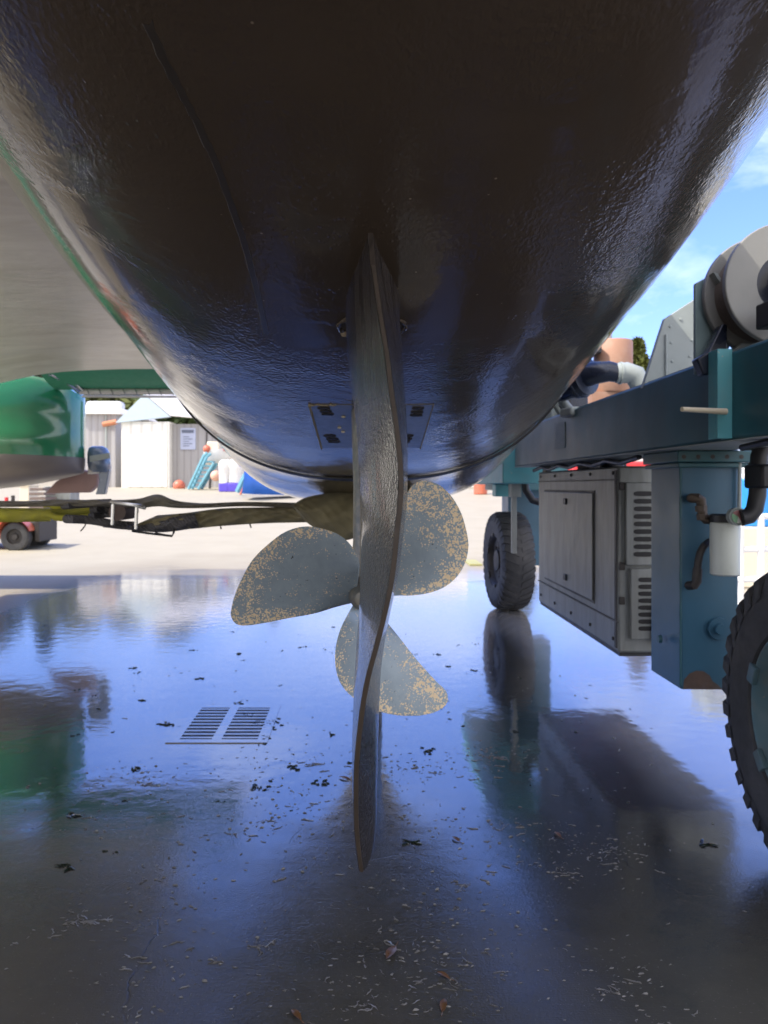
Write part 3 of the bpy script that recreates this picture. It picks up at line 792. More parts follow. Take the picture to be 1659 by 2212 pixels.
for hx, hy in ((.02, 5.7), (.3, 4.1), (.3, 5.6)): MB().box(X0 + hx, X0 + hx + .04, hy, hy + .1, ZT, H + .2).build('hanger', M['steel_panel'], lift)
MB().box(X0 + .14, X0 + .4, 5.05, 5.3, ZT, H + .15).build('engine_block', M['black'], lift, .01)
MB().lathe([(0, .07), (.05, .07)], (X0 + .2, 4.75, ZT), 'Z', 16).build('breather', M['black'], lift)


def wheel(cx0, cx1, cy, rr, rim_r, turn=0., nl=36, face=-1, paint=('rim', 'rim_ring')):
    root = thing('wheel', ((cx0 + cx1) / 2, cy, rr), None, None); root.parent = lift; root.location = Vector(((cx0 + cx1) / 2, cy, rr)) - Vector(lift.location)
    w = (cx1 - cx0) / 2
    prof = [(-w * .72, rim_r), (-w * .92, rim_r + .015), (-w, rim_r + (rr - rim_r) * .45), (-w * .97, rr - .085), (-w * .86, rr - .035), (-w * .62, rr - .012), (0, rr - .005)]
    prof = prof + [(-a, r) for a, r in prof[-2::-1]]
    mb = MB(); mb.lathe(prof, (0, 0, 0), 'X', 72, False); mb.grid([[Vector((a, math.cos(q) * r, math.sin(q) * r)) for a, r in (prof[0], prof[-1])] for q in [2 * math.pi * j / 72 for j in range(73)]])
    for k in range(nl):                # shoulder lugs, staggered left and right
        for sgn in (-1, 1):
            a = 2 * math.pi * (k + (.5 if sgn > 0 else 0)) / nl; da = math.pi / nl * .62
            sec = []
            for (xx, r0, r1) in ((w * 1.0, rr - .10, rr - .085), (w * .93, rr - .06, rr - .028), (w * .66, rr - .03, rr - .001), (w * .1, rr - .03, rr + .002)):
                sh = (1 - xx / w) * .16
                sec.append([Vector((sgn * xx, math.cos(q) * r_, math.sin(q) * r_)) for q, r_ in ((a - da + sh, r0), (a - da * .8 + sh, r1), (a + da * .8 + sh, r1), (a + da + sh, r0))])
            mb.grid(sec, True, True)
    ty = mb.build('tyre', M['tyre'], None, smooth=30); ty.parent = root
    fx = face * w
    mb = MB(); mb.lathe([(fx * .70, rim_r * 1.0), (fx * .86, rim_r * 1.03), (fx * .9, rim_r * .99), (fx * .80, rim_r * .93), (fx * .5, rim_r * .88)], (0, 0, 0), 'X', 56, False)
    for k in range(6):
        a = 2 * math.pi * k / 6 + .35
        mt = Matrix.Rotation(a, 4, 'X')
        mb.box(min(fx * .84, fx * .96), max(fx * .84, fx * .96), rim_r * .93, rim_r * 1.07, -.035, .035, mtx=mt)
    rg = mb.build('rim_ring', M[paint[1]], None, .004); rg.parent = root
    mb = MB(); mb.lathe([(fx * .55, rim_r * .9), (fx * .62, rim_r * .84), (fx * .5, rim_r * .5), (fx * .52, rim_r * .42), (fx * .75, rim_r * .40), (fx * .78, rim_r * .3), (fx * .78, 0)], (0, 0, 0), 'X', 48, False)
    for k in range(8):
        a = 2 * math.pi * k / 8; p = Vector((fx * .5, math.cos(a) * rim_r * .66, math.sin(a) * rim_r * .66))
        mb.lathe([(0, .016), (fx * .12, .014), (fx * .12, 0)], p, 'X', 6, False)
    rm = mb.build('rim', M[paint[0]], None); rm.parent = root
    root.rotation_euler.z = turn
    return root
wheel(1.38, 1.72, 2.46, .53, .295)
wheel(1.385, 1.72, 8.12, .515, .27, R(4), paint=('dark_metal', 'dark_metal'))  # far rim coloured dark to stand for the shade it lies in
# far end: leg, fork, brackets
mb = MB(); mb.box(1.63, 2.1, 8.5, 8.9, .42, H + .12); mb.build('far_column', M['blue_paint'], lift, .01)
mb = MB(); mb.box(1.42, 2.05, 7.6, 8.8, H - .045, H + .235); mb.build('far_girder', M['teal'], lift, .01)
mb = MB(); mb.box(1.18, 1.55, 6.4, 8.9, H + .02, H + .42); mb.build('end_girder', M['teal_sunlit'], lift, .01)
mb = MB(); mb.box(1.28, 1.42, 7.3, 7.5, H - .10, H + .02); mb.build('bracket', M['teal_sunlit'], lift, .01)
mb = MB(); mb.box(1.385, 1.43, 7.05, 7.1, .68, H + .1); mb.box(1.37, 1.46, 7.0, 7.15, H - .1, H + .1); mb.build('scraper_arm', M['steel_panel'], lift, .004)
mb = MB(); mb.tube([at(u, v, 7.0) for u, v in ((1132, 1030), (1136, 1058), (1150, 1080), (1172, 1086))], .035, 12); mb.build('black_hose', M['black'], lift)
mb = MB(); mb.box(1.60, 1.62, 6.6, 6.62, .8, H + .15); mb.build('conduit', M['teal_sunlit'], lift)

# machinery on top of the beam
def cylY(name, u, v, y0, y1, r, m_, par=lift, k=36, yref=None):
    c = at(u, v, yref or y0); c.y = 0
    return MB().lathe([(y0, 0), (y0, r), (y1, r), (y1, 0)], c, 'Y', k, False).build(name, m_, par, .006)
yd = 2.55
dc = at(1700, 612, yd); dc.y = 0
drum = MB().lathe([(yd, .1), (yd, .205), (yd + .025, .205), (yd + .025, .1)], dc, 'Y', 64, False)
drum.lathe([(yd + .155, .06), (yd + .155, .205), (yd + .18, .205), (yd + .18, .06)], dc, 'Y', 64, False)
drum.grid([[Vector((dc.x + math.cos(2 * math.pi * j / 64) * .1, yy, dc.z + math.sin(2 * math.pi * j / 64) * .1)) for j in range(65)] for yy in (yd, yd + .025)])
drum = drum.build('winch_drum', mat('pale grey drum paint', (.24, .24, .225), .5, var=.1, dirt=(.17, .18, .175), dirt_amt=.4), lift, .004)
mb = MB()
prof = []
for i in range(60):
    prof.append((yd + .026 + i * .129 / 59, .166 + (.004 if i % 2 else -.003)))
mb.lathe(prof, dc, 'Y', 48, False); mb.build('cable_windings', mat('greasy wire rope', (.14, .115, .10), .65, var=.4, vs=90), drum)
mb = MB(); mb.lathe([(yd + .02, 0), (yd + .02, .118), (yd + .03, .118), (yd + .03, 0)], dc, 'Y', 40, False); mb.build('drum_core', M['black_gloss'], drum)
mb = MB(); mb.lathe([(yd - .07, 0), (yd - .07, .085), (yd - .05, .096), (yd + .02, .096)], dc + Vector((.045, 0, 0)), 'Y', 40, False)
mb.build('gear_cap', mat('cream gear cap', (.62, .60, .53), .5, var=.15, dirt=(.3, .28, .24)), drum)
for k in range(10):
    a = 2 * math.pi * k / 10
    MB().lathe([(-.006, 0), (-.006, .011), (.003, .012)], dc + Vector((.045 + math.cos(a) * .07, yd - .07, math.sin(a) * .07)), 'Y', 8).build('cap_bolt', M['white'], drum)
mb = MB(); c = at(1655, 668, yd - .1); mb.box(c.x - .022, c.x + .12, yd - .16, yd - .075, c.z - .062, c.z + .018); mb.build('brake_motor', M['black'], lift, .006)
# winch stand plates
mb = MB()
mb.prism([at(u, v, 2.75) for u, v in ((1502, 808), (1502, 612), (1524, 600), (1579, 680), (1579, 745), (1548, 808))], (0, .02, 0))
sp1 = mb.build('winch_stand', mat('teal grey stand paint', (.20, .28, .29), .35, var=.25, vs=5, dirt=(.06, .08, .09), dirt_amt=.6, ds=4), lift, .004)
mb = MB(); mb.prism([at(u, v, 2.72) for u, v in ((1578, 682), (1660, 690), (1720, 770), (1620, 780), (1590, 752), (1578, 738))], (0, .03, 0))
mb.prism([at(u, v, 2.69) for u, v in ((1555, 782), (1602, 740), (1700, 745), (1690, 790))], (0, .05, 0)); mb.build('winch_cradle', M['grey_paint'], lift, .003)
mb = MB(); mb.prism([at(u, v, 2.74) for u, v in ((1522, 600), (1530, 602), (1584, 680), (1578, 682))], (0, -.07, 0)); mb.build('stand_flange', M['grey_paint'], lift)
mb = MB(); mb.prism([at(u, v, 2.66) for u, v in ((1505, 775), (1530, 760), (1560, 700), (1572, 700), (1572, 760), (1545, 806), (1520, 810))], (0, .05, 0)); mb.build('stand_web', M['black_gloss'], lift, .006)
mb = MB(); mb.prism([at(u, v, 3.4) for u, v in ((1388, 838), (1426, 718), (1436, 688), (1510, 640), (1510, 790), (1480, 820), (1440, 838))], (0, .03, 0))
gp = mb.build('guard_plate', M['grey_paint'], lift, .003)
for (u, v) in ((1448, 705), (1470, 690), (1500, 680), (1450, 740), (1495, 735), (1452, 780), (1490, 770), (1470, 800)):
    MB().lathe([(-.004, 0), (-.003, .006), (.002, .007)], at(u, v, 3.4), 'Y', 8).build('rivet', M['grey_paint'], gp)
mb = MB(); mb.tube([at(1439, 722 + i * 14, 3.395) for i in range(9)], [.004 + .002 * (i % 2) for i in range(9)], 6); mb.build('weld_seam', M['grey_paint'], gp)
# air cleaner, muffler, stack
ac = at(1262, 812, 4.6); ax = Vector((.55, -.75, .1)).normalized()
mb = MB(); mb.tube([ac - ax * -.0 + ax * t for t in (-.34, -.33, -.06, -.055, -.02, -.015, .02, .03)], [.05, .118, .118, .128, .128, .122, .118, .05], 32)
air = mb.build('air_cleaner', M['black_gloss'], lift, smooth=40)
mb = MB(); mb.tube([ac + ax * .0, ac + ax * .08, ac + ax * .12 + Vector((.05, 0, 0)), at(1335, 806, 4.5)], [.07, .068, .06, .055], 20); mb.build('intake_pipe', M['black_gloss'], air)
mb = MB(); mb.tube([at(1330, 806, 4.5), at(1352, 805, 4.5), at(1372, 811, 4.5), at(1385, 835, 4.5)], [.058, .062, .062, .058], 20)
mb.tube([at(1338, 806, 4.5), at(1342, 806, 4.5)], .066, 20); mb.build('elbow', M['grey_paint'], air)
mc = at(1324, 790, 5.6)
mb = MB(); mb.lathe([(-.2, .03), (-.2, .13), (-.19, .138), (.165, .138), (.178, .13), (.18, .03)], mc, 'Z', 40); muf = mb.build('muffler', M['muffler'], lift, smooth=40)
mb = MB(); mb.lathe([(.18, .055), (.20, .05), (.42, .048), (1.2, .048)], mc + Vector((-.058, 0, 0)), 'Z', 24); mb.build('exhaust_stack', M['grey_paint'], muf)
mb = MB(); mb.box(mc.x - .18, mc.x + .05, mc.y - .1, mc.y + .1, mc.z - .3, mc.z - .2); mb.build('muffler_foot', M['muffler'], muf)
mb = MB(); p = at(1290, 738, 5.5); mb.box(p.x - .1, p.x + .02, 5.45, 5.6, p.z - .09, p.z - .02); mb.build('bracket', M['black'], lift, .01)
for (u, v, w, h, y, m_, rz) in ((1248, 888, 44, 20, 4.5, 'grey_paint', .2), (1196, 868, 36, 34, 5.3, 'grey_paint', .5), (1186, 898, 44, 40, 5.5, 'teal_sunlit', .4), (1168, 918, 24, 24, 5.8, 'grey_paint', .3), (1226, 855, 14, 60, 5.2, 'black', .2), (1240, 870, 60, 60, 5.35, 'black_gloss', .1)):
    a, b_ = at(u - w / 2, v + h / 2, y), at(u + w / 2, v - h / 2, y)
    MB().box(a.x, b_.x, y, y + .15, min(a.z, H + .46), b_.z, rz).build('valve_block', M[m_], lift, .012)
mb = MB(); mb.tube([at(u, v, 4.9) for u, v in ((1204, 846), (1212, 860), (1222, 876), (1234, 890))], .03, 12); mb.tube([at(u, v, 4.9) for u, v in ((1196, 872), (1210, 892), (1226, 905))], .018, 10); mb.build('hydraulic_hose', M['grey_paint'], lift)

# ------------------------------------------------------------------ big pale boat overhead on the left
gb = thing('motor_yacht', (-4.5, 0, 0), 'big pale grey boat bottom with wet streaks hanging above the yard at the left', 'boat')
mb = MB(); rows = []
for i in range(61):
    y = -4.5 + 13.05 * i / 60
    xr = curve([-7, 2.5, 3.9, 6, 8.55], [-1.08, -1.08, -1.24, -1.66, -2.0], y)
    zc = 2.61 + .012 * math.sin(y * 1.3)
    row = []
    for k in range(25):
        s = k / 24; x = lerp(xr, -6.0, s)
        dz = curve([-6, -5, -4.1, -3.6, -2.8, -2.2, -1.25], [-.36, -.28, -.17, -.06, .0, .005, -.0], x)
        row.append(Vector((x, y, zc + dz)))
    row += [Vector((-6.1, y, 3.9)), Vector((xr - .1, y, 3.9)), Vector((xr + .05, y, 3.3))]
    rows.append(row)
mb.grid(rows, True, True); mb.build('hull', M['grey_boat'], gb, smooth=40)
mb = MB(); mb.grid([foil(-3.5, .6, -4.4, .2, 2.4), foil(-3.5, .4, -4.4, .2, .02)], True, True); mb.build('keel', M['grey_bottom'], gb)

# ------------------------------------------------------------------ green boat beyond
GY = 9.25
gr = thing('green_boat', (-6, 10.4, gz(10)), 'glossy green boat with grey bottom paint standing beyond the drain at the left', 'boat')
def green_rows(z_lo, z_hi):
    rows = []
    for i in range(41):
        t = 1 - (1 - i / 40)**2.2; x = lerp(-11, -3.56, t)
        e = max(0.0, (x + 4.6) / 1.04); pinch = math.sqrt(max(0.0, 1 - e**2.2)) if e > 0 else 1.0
        rows.append((x, pinch))
    return rows
def green_sec(x, pinch, part):
    lift_ = .30 * max(0, (x + 5.2) / 1.9)**2      # run of the bottom sweeps up aft
    zb_, zw, zt_ = 1.24 + lift_, 1.72 - .035 * (x + 3.4) * -.35, 2.66
    zw = 1.66 + .03 * (-3.4 - x)
    cy, hb = 9.85, .62
    out = []
    if part == 'bottom':
        for k in range(-12, 13):
            a = k / 12 * math.pi / 2
            out.append(Vector((x, cy - hb * pinch * math.sin(a)**1 * (1 if True else 1), lerp(zb_, zw, 1 - math.cos(a)**.8) if abs(a) < math.pi / 2 - 1e-6 else zw)))
    else:
        zr = 1.96 + .0 * x
        for (f, z) in ((1.0, zw), (1.03, zw + .10), (1.06, zr), (1.02, zr + .05), (1.035, zr + .25), (1.02, 2.4), (.96, 2.56), (.86, zt_)):
            out.append(Vector((x, cy - hb * f * max(.02, pinch), z)))
        out += [Vector((x, 2 * cy - p.y, p.z)) for p in out[::-1]]
    return out
gr_rows = green_rows(0, 0)
def tops(x, p):          # the stern rolls over: sheer comes down at the very end
    r = green_sec(x, p, 'top'); d = max(0, (x + 4.3) / .96)
    for q in r: q.z -= max(0, (q.z - 1.9)) * .62 * d**3
    return r
mb = MB(); mb.grid([tops(x, p) for x, p in gr_rows], False, False)
last = tops(*gr_rows[-1]); mb.bm.faces.new([mb.bm.verts.new(p) for p in last])
mb.grid([[tops(x, p)[7] for x, p in gr_rows], [tops(x, p)[8] for x, p in gr_rows]]); bmesh.ops.remove_doubles(mb.bm, verts=mb.bm.verts, dist=.001)
mb.build('topsides', M['green_hull'], gr, smooth=50)
mb = MB(); mb.grid([green_sec(x, p, 'bottom') for x, p in gr_rows]); mb.build('bottom', M['grey_bottom'], gr, smooth=60)
mb = MB(); mb.prism([at(u, v, 10.3) for u, v in ((120, 1040), (168, 1012), (214, 1024), (210, 1048), (192, 1064), (96, 1066))], (0, .14, 0)); mb.build('skeg', M['pink_bottom'], gr, .02)
# outboard on the stern
mb = MB(); rows = []
for (v, u0, u1, d) in ((964, 200, 222, .05), (968, 193, 230, .12), (980, 191, 236, .16), (1000, 191, 238, .17), (1012, 193, 239, .16), (1020, 200, 236, .11)):
    a, b_ = at(u0, v, 10.0), at(u1, v, 10.0); cx, hw = (a.x + b_.x) / 2, (b_.x - a.x) / 2
    rows.append([Vector((cx + hw * math.copysign(abs(math.cos(q))**.7, math.cos(q)), 10 + d * math.sin(q), a.z)) for q in [2 * math.pi * i / 20 for i in range(20)]])
mb.grid(rows, True, True)
ob = mb.build('outboard_motor', M['outboard'], gr, smooth=50)
mb = MB(); mb.prism([at(u, v, 9.95) for u, v in ((212, 1018), (236, 1014), (232, 1040), (226, 1068), (206, 1068), (214, 1040))], (0, .1, 0)); mb.build('outboard_leg', M['outboard'], ob, .01)
mb = MB(); mb.prism([at(u, v, 9.93) for u, v in ((190, 1008), (214, 1010), (214, 1022), (188, 1024))], (0, .16, 0)); mb.build('outboard_bracket', M['white'], ob, .01)
mb = MB(); mb.prism([at(u, v, 9.83) for u, v in ((193, 985), (236, 978), (237, 990), (194, 998))], (0, .03, 0)); mb.build('cowl_band', M['grey_paint'], ob, .005)
# green canopy over its stern on a pale rail
cn = thing('canopy', at(300, 830, 9.1), 'green canvas canopy laced to a pale rail above the green boat', 'canopy')
A, B_ = at(80, 795, 8.75), at(520, 795, 8.75); D_, E_ = at(120, 842, 9.5), at(520, 842, 9.5)
mb = MB(); rows = []
for i in range(13):
    t = i / 12; rows.append([lerp(lerp(A, B_, t), lerp(D_, E_, t), s / 6) + Vector((0, 0, -.03 * math.sin(math.pi * s / 6))) for s in range(7)])
mb.grid(rows); mb.grid([[p + Vector((0, 0, .012)) for p in r] for r in rows]); mb.build('canvas', M['green_canvas'], cn)
mb = MB(); mb.tube([at(172, 846, 9.45), at(540, 846, 9.45)], .036, 12); mb.tube([at(178, 856, 9.5), at(540, 858, 9.5)], .016, 10)
mb.build('rail', M['white'], cn)
mb = MB(); mb.tube([at(108, 806, 8.9), at(142, 822, 9.2), at(172, 846, 9.45)], .035, 10); mb.tube([at(130, 802, 8.9), at(160, 824, 9.2), at(180, 846, 9.45)], .022, 10); mb.build('strut', M['chrome'], cn)
for k in range(13):
    u = 186 + k * 26; mb = MB(); mb.tube([at(u, 838.5, 9.43), at(u + 4, 846, 9.40), at(u + 7, 853, 9.45)], .007, 6); mb.build('lacing', M['grey_paint'], cn)
# ------------------------------------------------------------------ yard: sheds, boats, gear
def base(u, y, dz=0): return Vector(((u - U0) * y / F, y, gz(y) + dz))
# white shed
SY = 42.0
p0, p1 = base(262, SY), base(366, SY); px = p1.x - p0.x
sh = thing('white_shed', (p0 + p1) / 2, 'white shed with a pale blue gable and wide bright door', 'shed')
ztop = at(0, 911, SY).z; zb0 = gz(SY) - .1
ridge_u, ridge_z = 314, at(0, 853, SY).z
MB().box(p0.x, p1.x, SY, SY + 11, zb0, ztop).build('wall', M['shed_white'], sh)
wr = p1.x + 2.6
MB().box(p1.x + .002, wr + 1.5, SY + .6, SY + 10.8, zb0, at(0, 912, SY).z - .05).build('side_wall', M['shed_grey'], sh)  # shaded side of the white shed, its shade put in as grey
ap = Vector((at(ridge_u, 0, SY).x, SY, ridge_z))
eL = Vector((p0.x - .25, SY - .25, at(0, 914, SY).z)); eR = Vector((p1.x + .1, SY - .25, at(0, 901, SY).z)); ap2 = ap + Vector((0, -.25, 0))
MB().prism([eL, eR, ap2], (0, .3, 0)).build('gable', M['shed_blue'], sh)
bkx = Vector((3.8, 12, .3))
fr = Vector((wr + 1.6, SY + .3, at(0, 914, SY).z))
MB().prism([ap2 + Vector((0, 0, .05)), eR + Vector((.0, 0, .05)), fr + Vector((.3, 0, .0)), fr + Vector((.3, 10, 1.4)), ap2 + Vector((3.9, 11, .9))], (0, 0, .07)).build('roof', M['roof'], sh)
MB().box(p0.x + .35, p1.x - .12, SY - .06, SY - .004, zb0 + .12, at(0, 916, SY).z).build('door', M['shed_white'], sh, .02)
sg = MB().box(at(385, 0, SY).x, at(418, 0, SY).x, SY + .52, SY + .59, at(0, 970, SY).z, at(0, 923, SY).z).build('sign', M['sign'], sh)
mb = MB(); mb.box(at(388, 0, SY).x, at(414, 0, SY).x, SY + .505, SY + .518, at(0, 934, SY).z, at(0, 927, SY).z)
for k in range(5): mb.box(at(391, 0, SY).x, at(404 + 7 * (k % 2), 0, SY).x, SY + .505, SY + .518, at(0, 943 + k * 5, SY).z, at(0, 941.5 + k * 5, SY).z)
mb.build('lettering', M['lettering'], sg)
# grey shed
SY2 = 47.0
gs = thing('grey_shed', base(218, SY2), 'low grey sheet metal shed behind the outboard motor', 'shed')
q0, q1 = base(168, SY2), base(260, SY2)
MB().box(q0.x, q1.x - .3, SY2, SY2 + 8, zb0, at(0, 893, SY2).z).build('wall', M['shed_grey'], gs)
MB().prism([at(u, v, SY2 - .3) for u, v in ((160, 894), (262, 894), (238, 877), (188, 873))], (0, 8.6, .2)).build('roof', M['roof'], gs)
MB().box(at(228, 0, SY2).x, at(231, 0, SY2).x, SY2 - .08, SY2 - .005, zb0, at(0, 893, SY2).z).build('downpipe', M['grey_paint'], gs)
MB().tube([at(222, 917, SY2 - .4), at(252, 911, SY2 - .4)], .16, 8).build('gutter', mat('rusty gutter', (.5, .2, .1), .7), gs)
wv = MB().box(at(184, 0, 52).x, at(262, 0, 52).x, 52, 53, 1, at(0, 866, 52).z).build('white_van', M['white'], None, .2)
tag(wv, 'white van roof showing over the low grey shed', 'van')
# far wall of the long workshop behind the gear, between white shed and black hull
ws = thing('workshop', base(560, 50), 'long pale workshop with a dark open bay behind the blue tarpaulin', 'workshop')
MB().box(at(440, 0, 50).x, at(1010, 0, 50).x, 50.01, 58, zb0, at(0, 905, 50).z).build('wall', M['roof'], ws)
MB().box(at(530, 0, 50).x, at(620, 0, 50).x, 49.95, 50, zb0, at(0, 1025, 50).z).build('open_bay', M['rubble'], ws)
MB().box(at(455, 0, 50).x, at(1000, 0, 50).x, 49.9, 50, at(0, 1025, 50).z, at(0, 1016, 50).z).build('lintel', M['grey_paint'], ws)
# white boat on the yard with stairs
BY = 40.0
wb = thing('white_boat', base(470, BY), 'small white boat propped high beside turquoise stairs', 'boat')
rows = []
for (u, w, zt_, zb_) in ((440, 1, 974, 1000), (446, 18, 973, 1004), (460, 26, 972, 1006), (480, 26, 971, 1006), (497, 22, 971, 1000), (507, 12, 970, 990), (512, 2, 970, 980)):
    row = []
    for k in range(9):
        a = -math.pi / 2 + math.pi * k / 8
        row.append(Vector((at(u, 0, BY).x, BY + math.sin(a) * w * .03, lerp(at(0, zt_, BY).z, at(0, zb_, BY).z, math.cos(a)**.6 if k not in (0, 8) else 0))))
    rows.append(row)
MB().grid(rows, True, True).build('hull', M['white'], wb)
MB().box(at(450, 0, BY).x, at(475, 0, BY).x, BY - .4, BY + .4, at(0, 972, BY).z, at(0, 955, BY).z).build('cabin', M['cream'], wb, .05)
MB().tube([at(446, 970, BY), at(447, 928, BY)], .05, 6).build('mast', M['dark_metal'], wb)
MB().prism([at(u, v, BY) for u, v in ((466, 925), (500, 915), (500, 923), (468, 931))], (0, .3, 0)).build('awning', M['blue_bright'], wb)
MB().prism([at(u, v, BY) for u, v in ((468, 942), (486, 942), (488, 950), (468, 950))], (0, .3, 0)).build('sail_cover', M['blue_tarp'], wb)
for u in (456, 490): MB().tube([at(u, 1003, BY), base(u - 3, BY)], .07, 6).build('prop_stand', M['dark_metal'], wb)
MB().tube([at(507, 968, BY), at(512, 950, BY), at(522, 945, BY)], .08, 6).build('pulpit', M['white'], wb)
st_ = thing('boarding_stairs', base(425, 38), 'turquoise boarding stairs leaning up to the small white boat', 'stairs')
for d in (0, .8):
    MB().tube([base(407, 38, .05) + Vector((0, d, 0)), at(440, 985, 38) + Vector((0, d, 0)), at(448, 978, 38) + Vector((0, d, 0))], .09, 6).build('rail', M['ladder'], st_)
    MB().tube([base(428, 38, .05) + Vector((0, d, 0)), at(462, 1000, 38) + Vector((0, d, 0))], .08, 6).build('rail', M['ladder'], st_)
for k in range(7):
    t = (k + .3) / 7; a = lerp(base(409, 38, .1), at(444, 990, 38), t); b_ = lerp(base(430, 38, .1), at(462, 1002, 38), t)
    MB().box(a.x, b_.x, 38, 38.8, a.z - .05, a.z + .02).build('tread', M['ladder'], st_)
def ball(name, u, v, y, r, m_, label, cat, grp=None):
    o = MB().lathe([(math.sin(a) * r, max(.001, math.cos(a) * r)) for a in [R(-88 + 176 * i / 14) for i in range(15)]] + [(r * 1.15, .03)], at(u, v, y), 'Z', 20).build(name, m_)
    return tag(o, label, cat, grp)
ball('mooring_buoy', 408 - 340 + 603, 1069, 36, .001, M['orange_red'], 'x', 'buoy') if False else None
ball('mooring_buoy', 387, 1050, 40, .32, M['orange_red'], 'round orange buoy on the ground by the white shed corner', 'buoy')
ball('mooring_buoy', 447, 970, 39.3, .2, M['orange_red'], 'small orange buoy hanging at the top of the turquoise stairs', 'buoy')
ball('mooring_buoy', 488, 969, 39.3, .15, M['red'], 'small red buoy on the rail of the small white boat', 'buoy')
ball('mooring_buoy', 466, 1028, 37.5, .26, mat('white and orange buoy', (.7, .4, .28), .5), 'pale orange buoy hanging in front of the turquoise stairs', 'buoy')
for (u, w, hh, lab) in ((483, 26, 42, 'white bulk bag on a violet bin, the one nearer the stairs'), (505, 32, 40, 'white bulk bag on a violet bin, the one nearer the blue tarpaulin')):
    y = 36.0; bb = thing('bulk_bag', base(u, y), lab, 'bulk bag', 'bulk bags on violet bins')
    x0, x1 = at(u - w / 2, 0, y).x, at(u + w / 2, 0, y).x; z0 = gz(y)
    MB().box(x0 + .05, x1 - .05, y, y + .7, z0, z0 + .42).build('bin', M['purple'], bb, .05)
    rows = []
    for k, (zz, s) in enumerate(((.42, .78), (.7, .8), (1.05, .9), (1.25, 1.04), (1.42, .95), (1.5, .55))):
        cx, cy = (x0 + x1) / 2, y + .35; hw = (x1 - x0) / 2 * s
        rows.append([Vector((cx + hw * math.copysign(abs(math.cos(q))**.6, math.cos(q)) + .03 * math.sin(q * 3 + k), cy + .4 * s * math.copysign(abs(math.sin(q))**.6, math.sin(q)), z0 + zz - .04 * math.sin(q * 2 + u))) for q in [2 * math.pi * i / 20 for i in range(20)]])
    MB().grid(rows, True, True).build('bag', M['white'], bb)
# blue tarpaulin
y = 30.0; rows = []
tp = [(0, [(528, 1000), (527, 1030), (522, 1066)]), (.3, [(540, 1000), (545, 1030), (552, 1068)]), (.6, [(560, 1012), (580, 1040), (592, 1069)]), (.9, [(590, 1030), (610, 1050), (628, 1069)]), (1.4, [(640, 1050), (650, 1060), (660, 1069)])]
for d, c in tp:
    q = resample([Vector((*p, 0)) for p in c], 9); rows.append([at(p.x, p.y, y + d * 1.5 - .4 * math.sin(i * .4)) for i, p in enumerate(q)])
mb = MB(); mb.grid(rows)
bkr = [[p + Vector((.1, 1.6, -.02)) for p in r] for r in rows]; mb.grid(bkr); mb.grid([[r[0] for r in rows], [r[0] for r in bkr]]); mb.grid([rows[0], bkr[0]]); mb.grid([rows[-1], bkr[-1]])
tb = mb.build('tarpaulin', M['blue_tarp'], None, smooth=60); tag(tb, 'bright blue tarpaulin sloping down to the yard just left of the black hull', 'tarpaulin')
pl = MB().tube([base(512, 33, .15), at(530, 1025, 33)], .12, 6).build('plank', M['ladder']); tag(pl, 'turquoise plank leaning against the blue tarpaulin', 'plank')
pl = MB().tube([base(519, 32, .1), at(535, 1034, 32)], .05, 6).build('pole', M['orange_red']); tag(pl, 'thin orange pole leaning beside the turquoise plank', 'pole')
# clutter below the green boat
for (u0, u1, v0, v1, y, m_, nm, lab, cat) in (
        (62, 98, 1050, 1072, 24, 'rubble', 'pallet_stack', 'dark stack of timber under the green boat', 'timber stack'),
        (98, 152, 1053, 1074, 25, 'steel_panel', 'steel_bin', 'grey steel bin beneath the pink skeg', 'bin'),
        (42, 62, 1050, 1072, 26, 'cream', 'cream_crate', 'pale cream crate left of the dark timber stack', 'crate'),
        (24, 32, 1048, 1072, 27, 'dark_metal', 'oil_drum', 'dark drum between the red drum and the cream crate', 'drum'),
        (10, 18, 1052, 1072, 27, 'red', 'fire_drum', 'small red drum at the left edge under the green boat', 'drum')):
    a, b_ = at(u0, v1, y), at(u1, v0, y)
    mb = MB()
    if 'drum' in nm: mb.lathe([(0, .001), (0, (b_.x - a.x) / 2), ((b_.z - a.z) * .5, (b_.x - a.x) / 2.05), (b_.z - a.z, (b_.x - a.x) / 2), (b_.z - a.z, .001)], ((a.x + b_.x) / 2, y, gz(y)), 'Z', 20)
    elif nm == 'pallet_stack':
        for k in range(6): mb.box(a.x + .03 * (k % 2), b_.x - .04 * ((k * 7) % 3), y, y + .9, lerp(gz(y), b_.z, k / 6), lerp(gz(y), b_.z, (k + .62) / 6))
    else: mb.box(a.x, b_.x, y, y + .8, gz(y), b_.z); mb.box(a.x - .03, b_.x + .03, y - .03, y + .83, b_.z, b_.z + .04)
    tag(mb.build(nm, M[m_], None, .01), lab, cat)
cone = MB().lathe([(0, .2), (.02, .2), (.03, .13), (.5, .02)], base(130, 22), 'Z', 16).build('cone_marker', M['outboard']); tag(cone, 'small blue grey cone standing before the grey steel bin', 'cone')

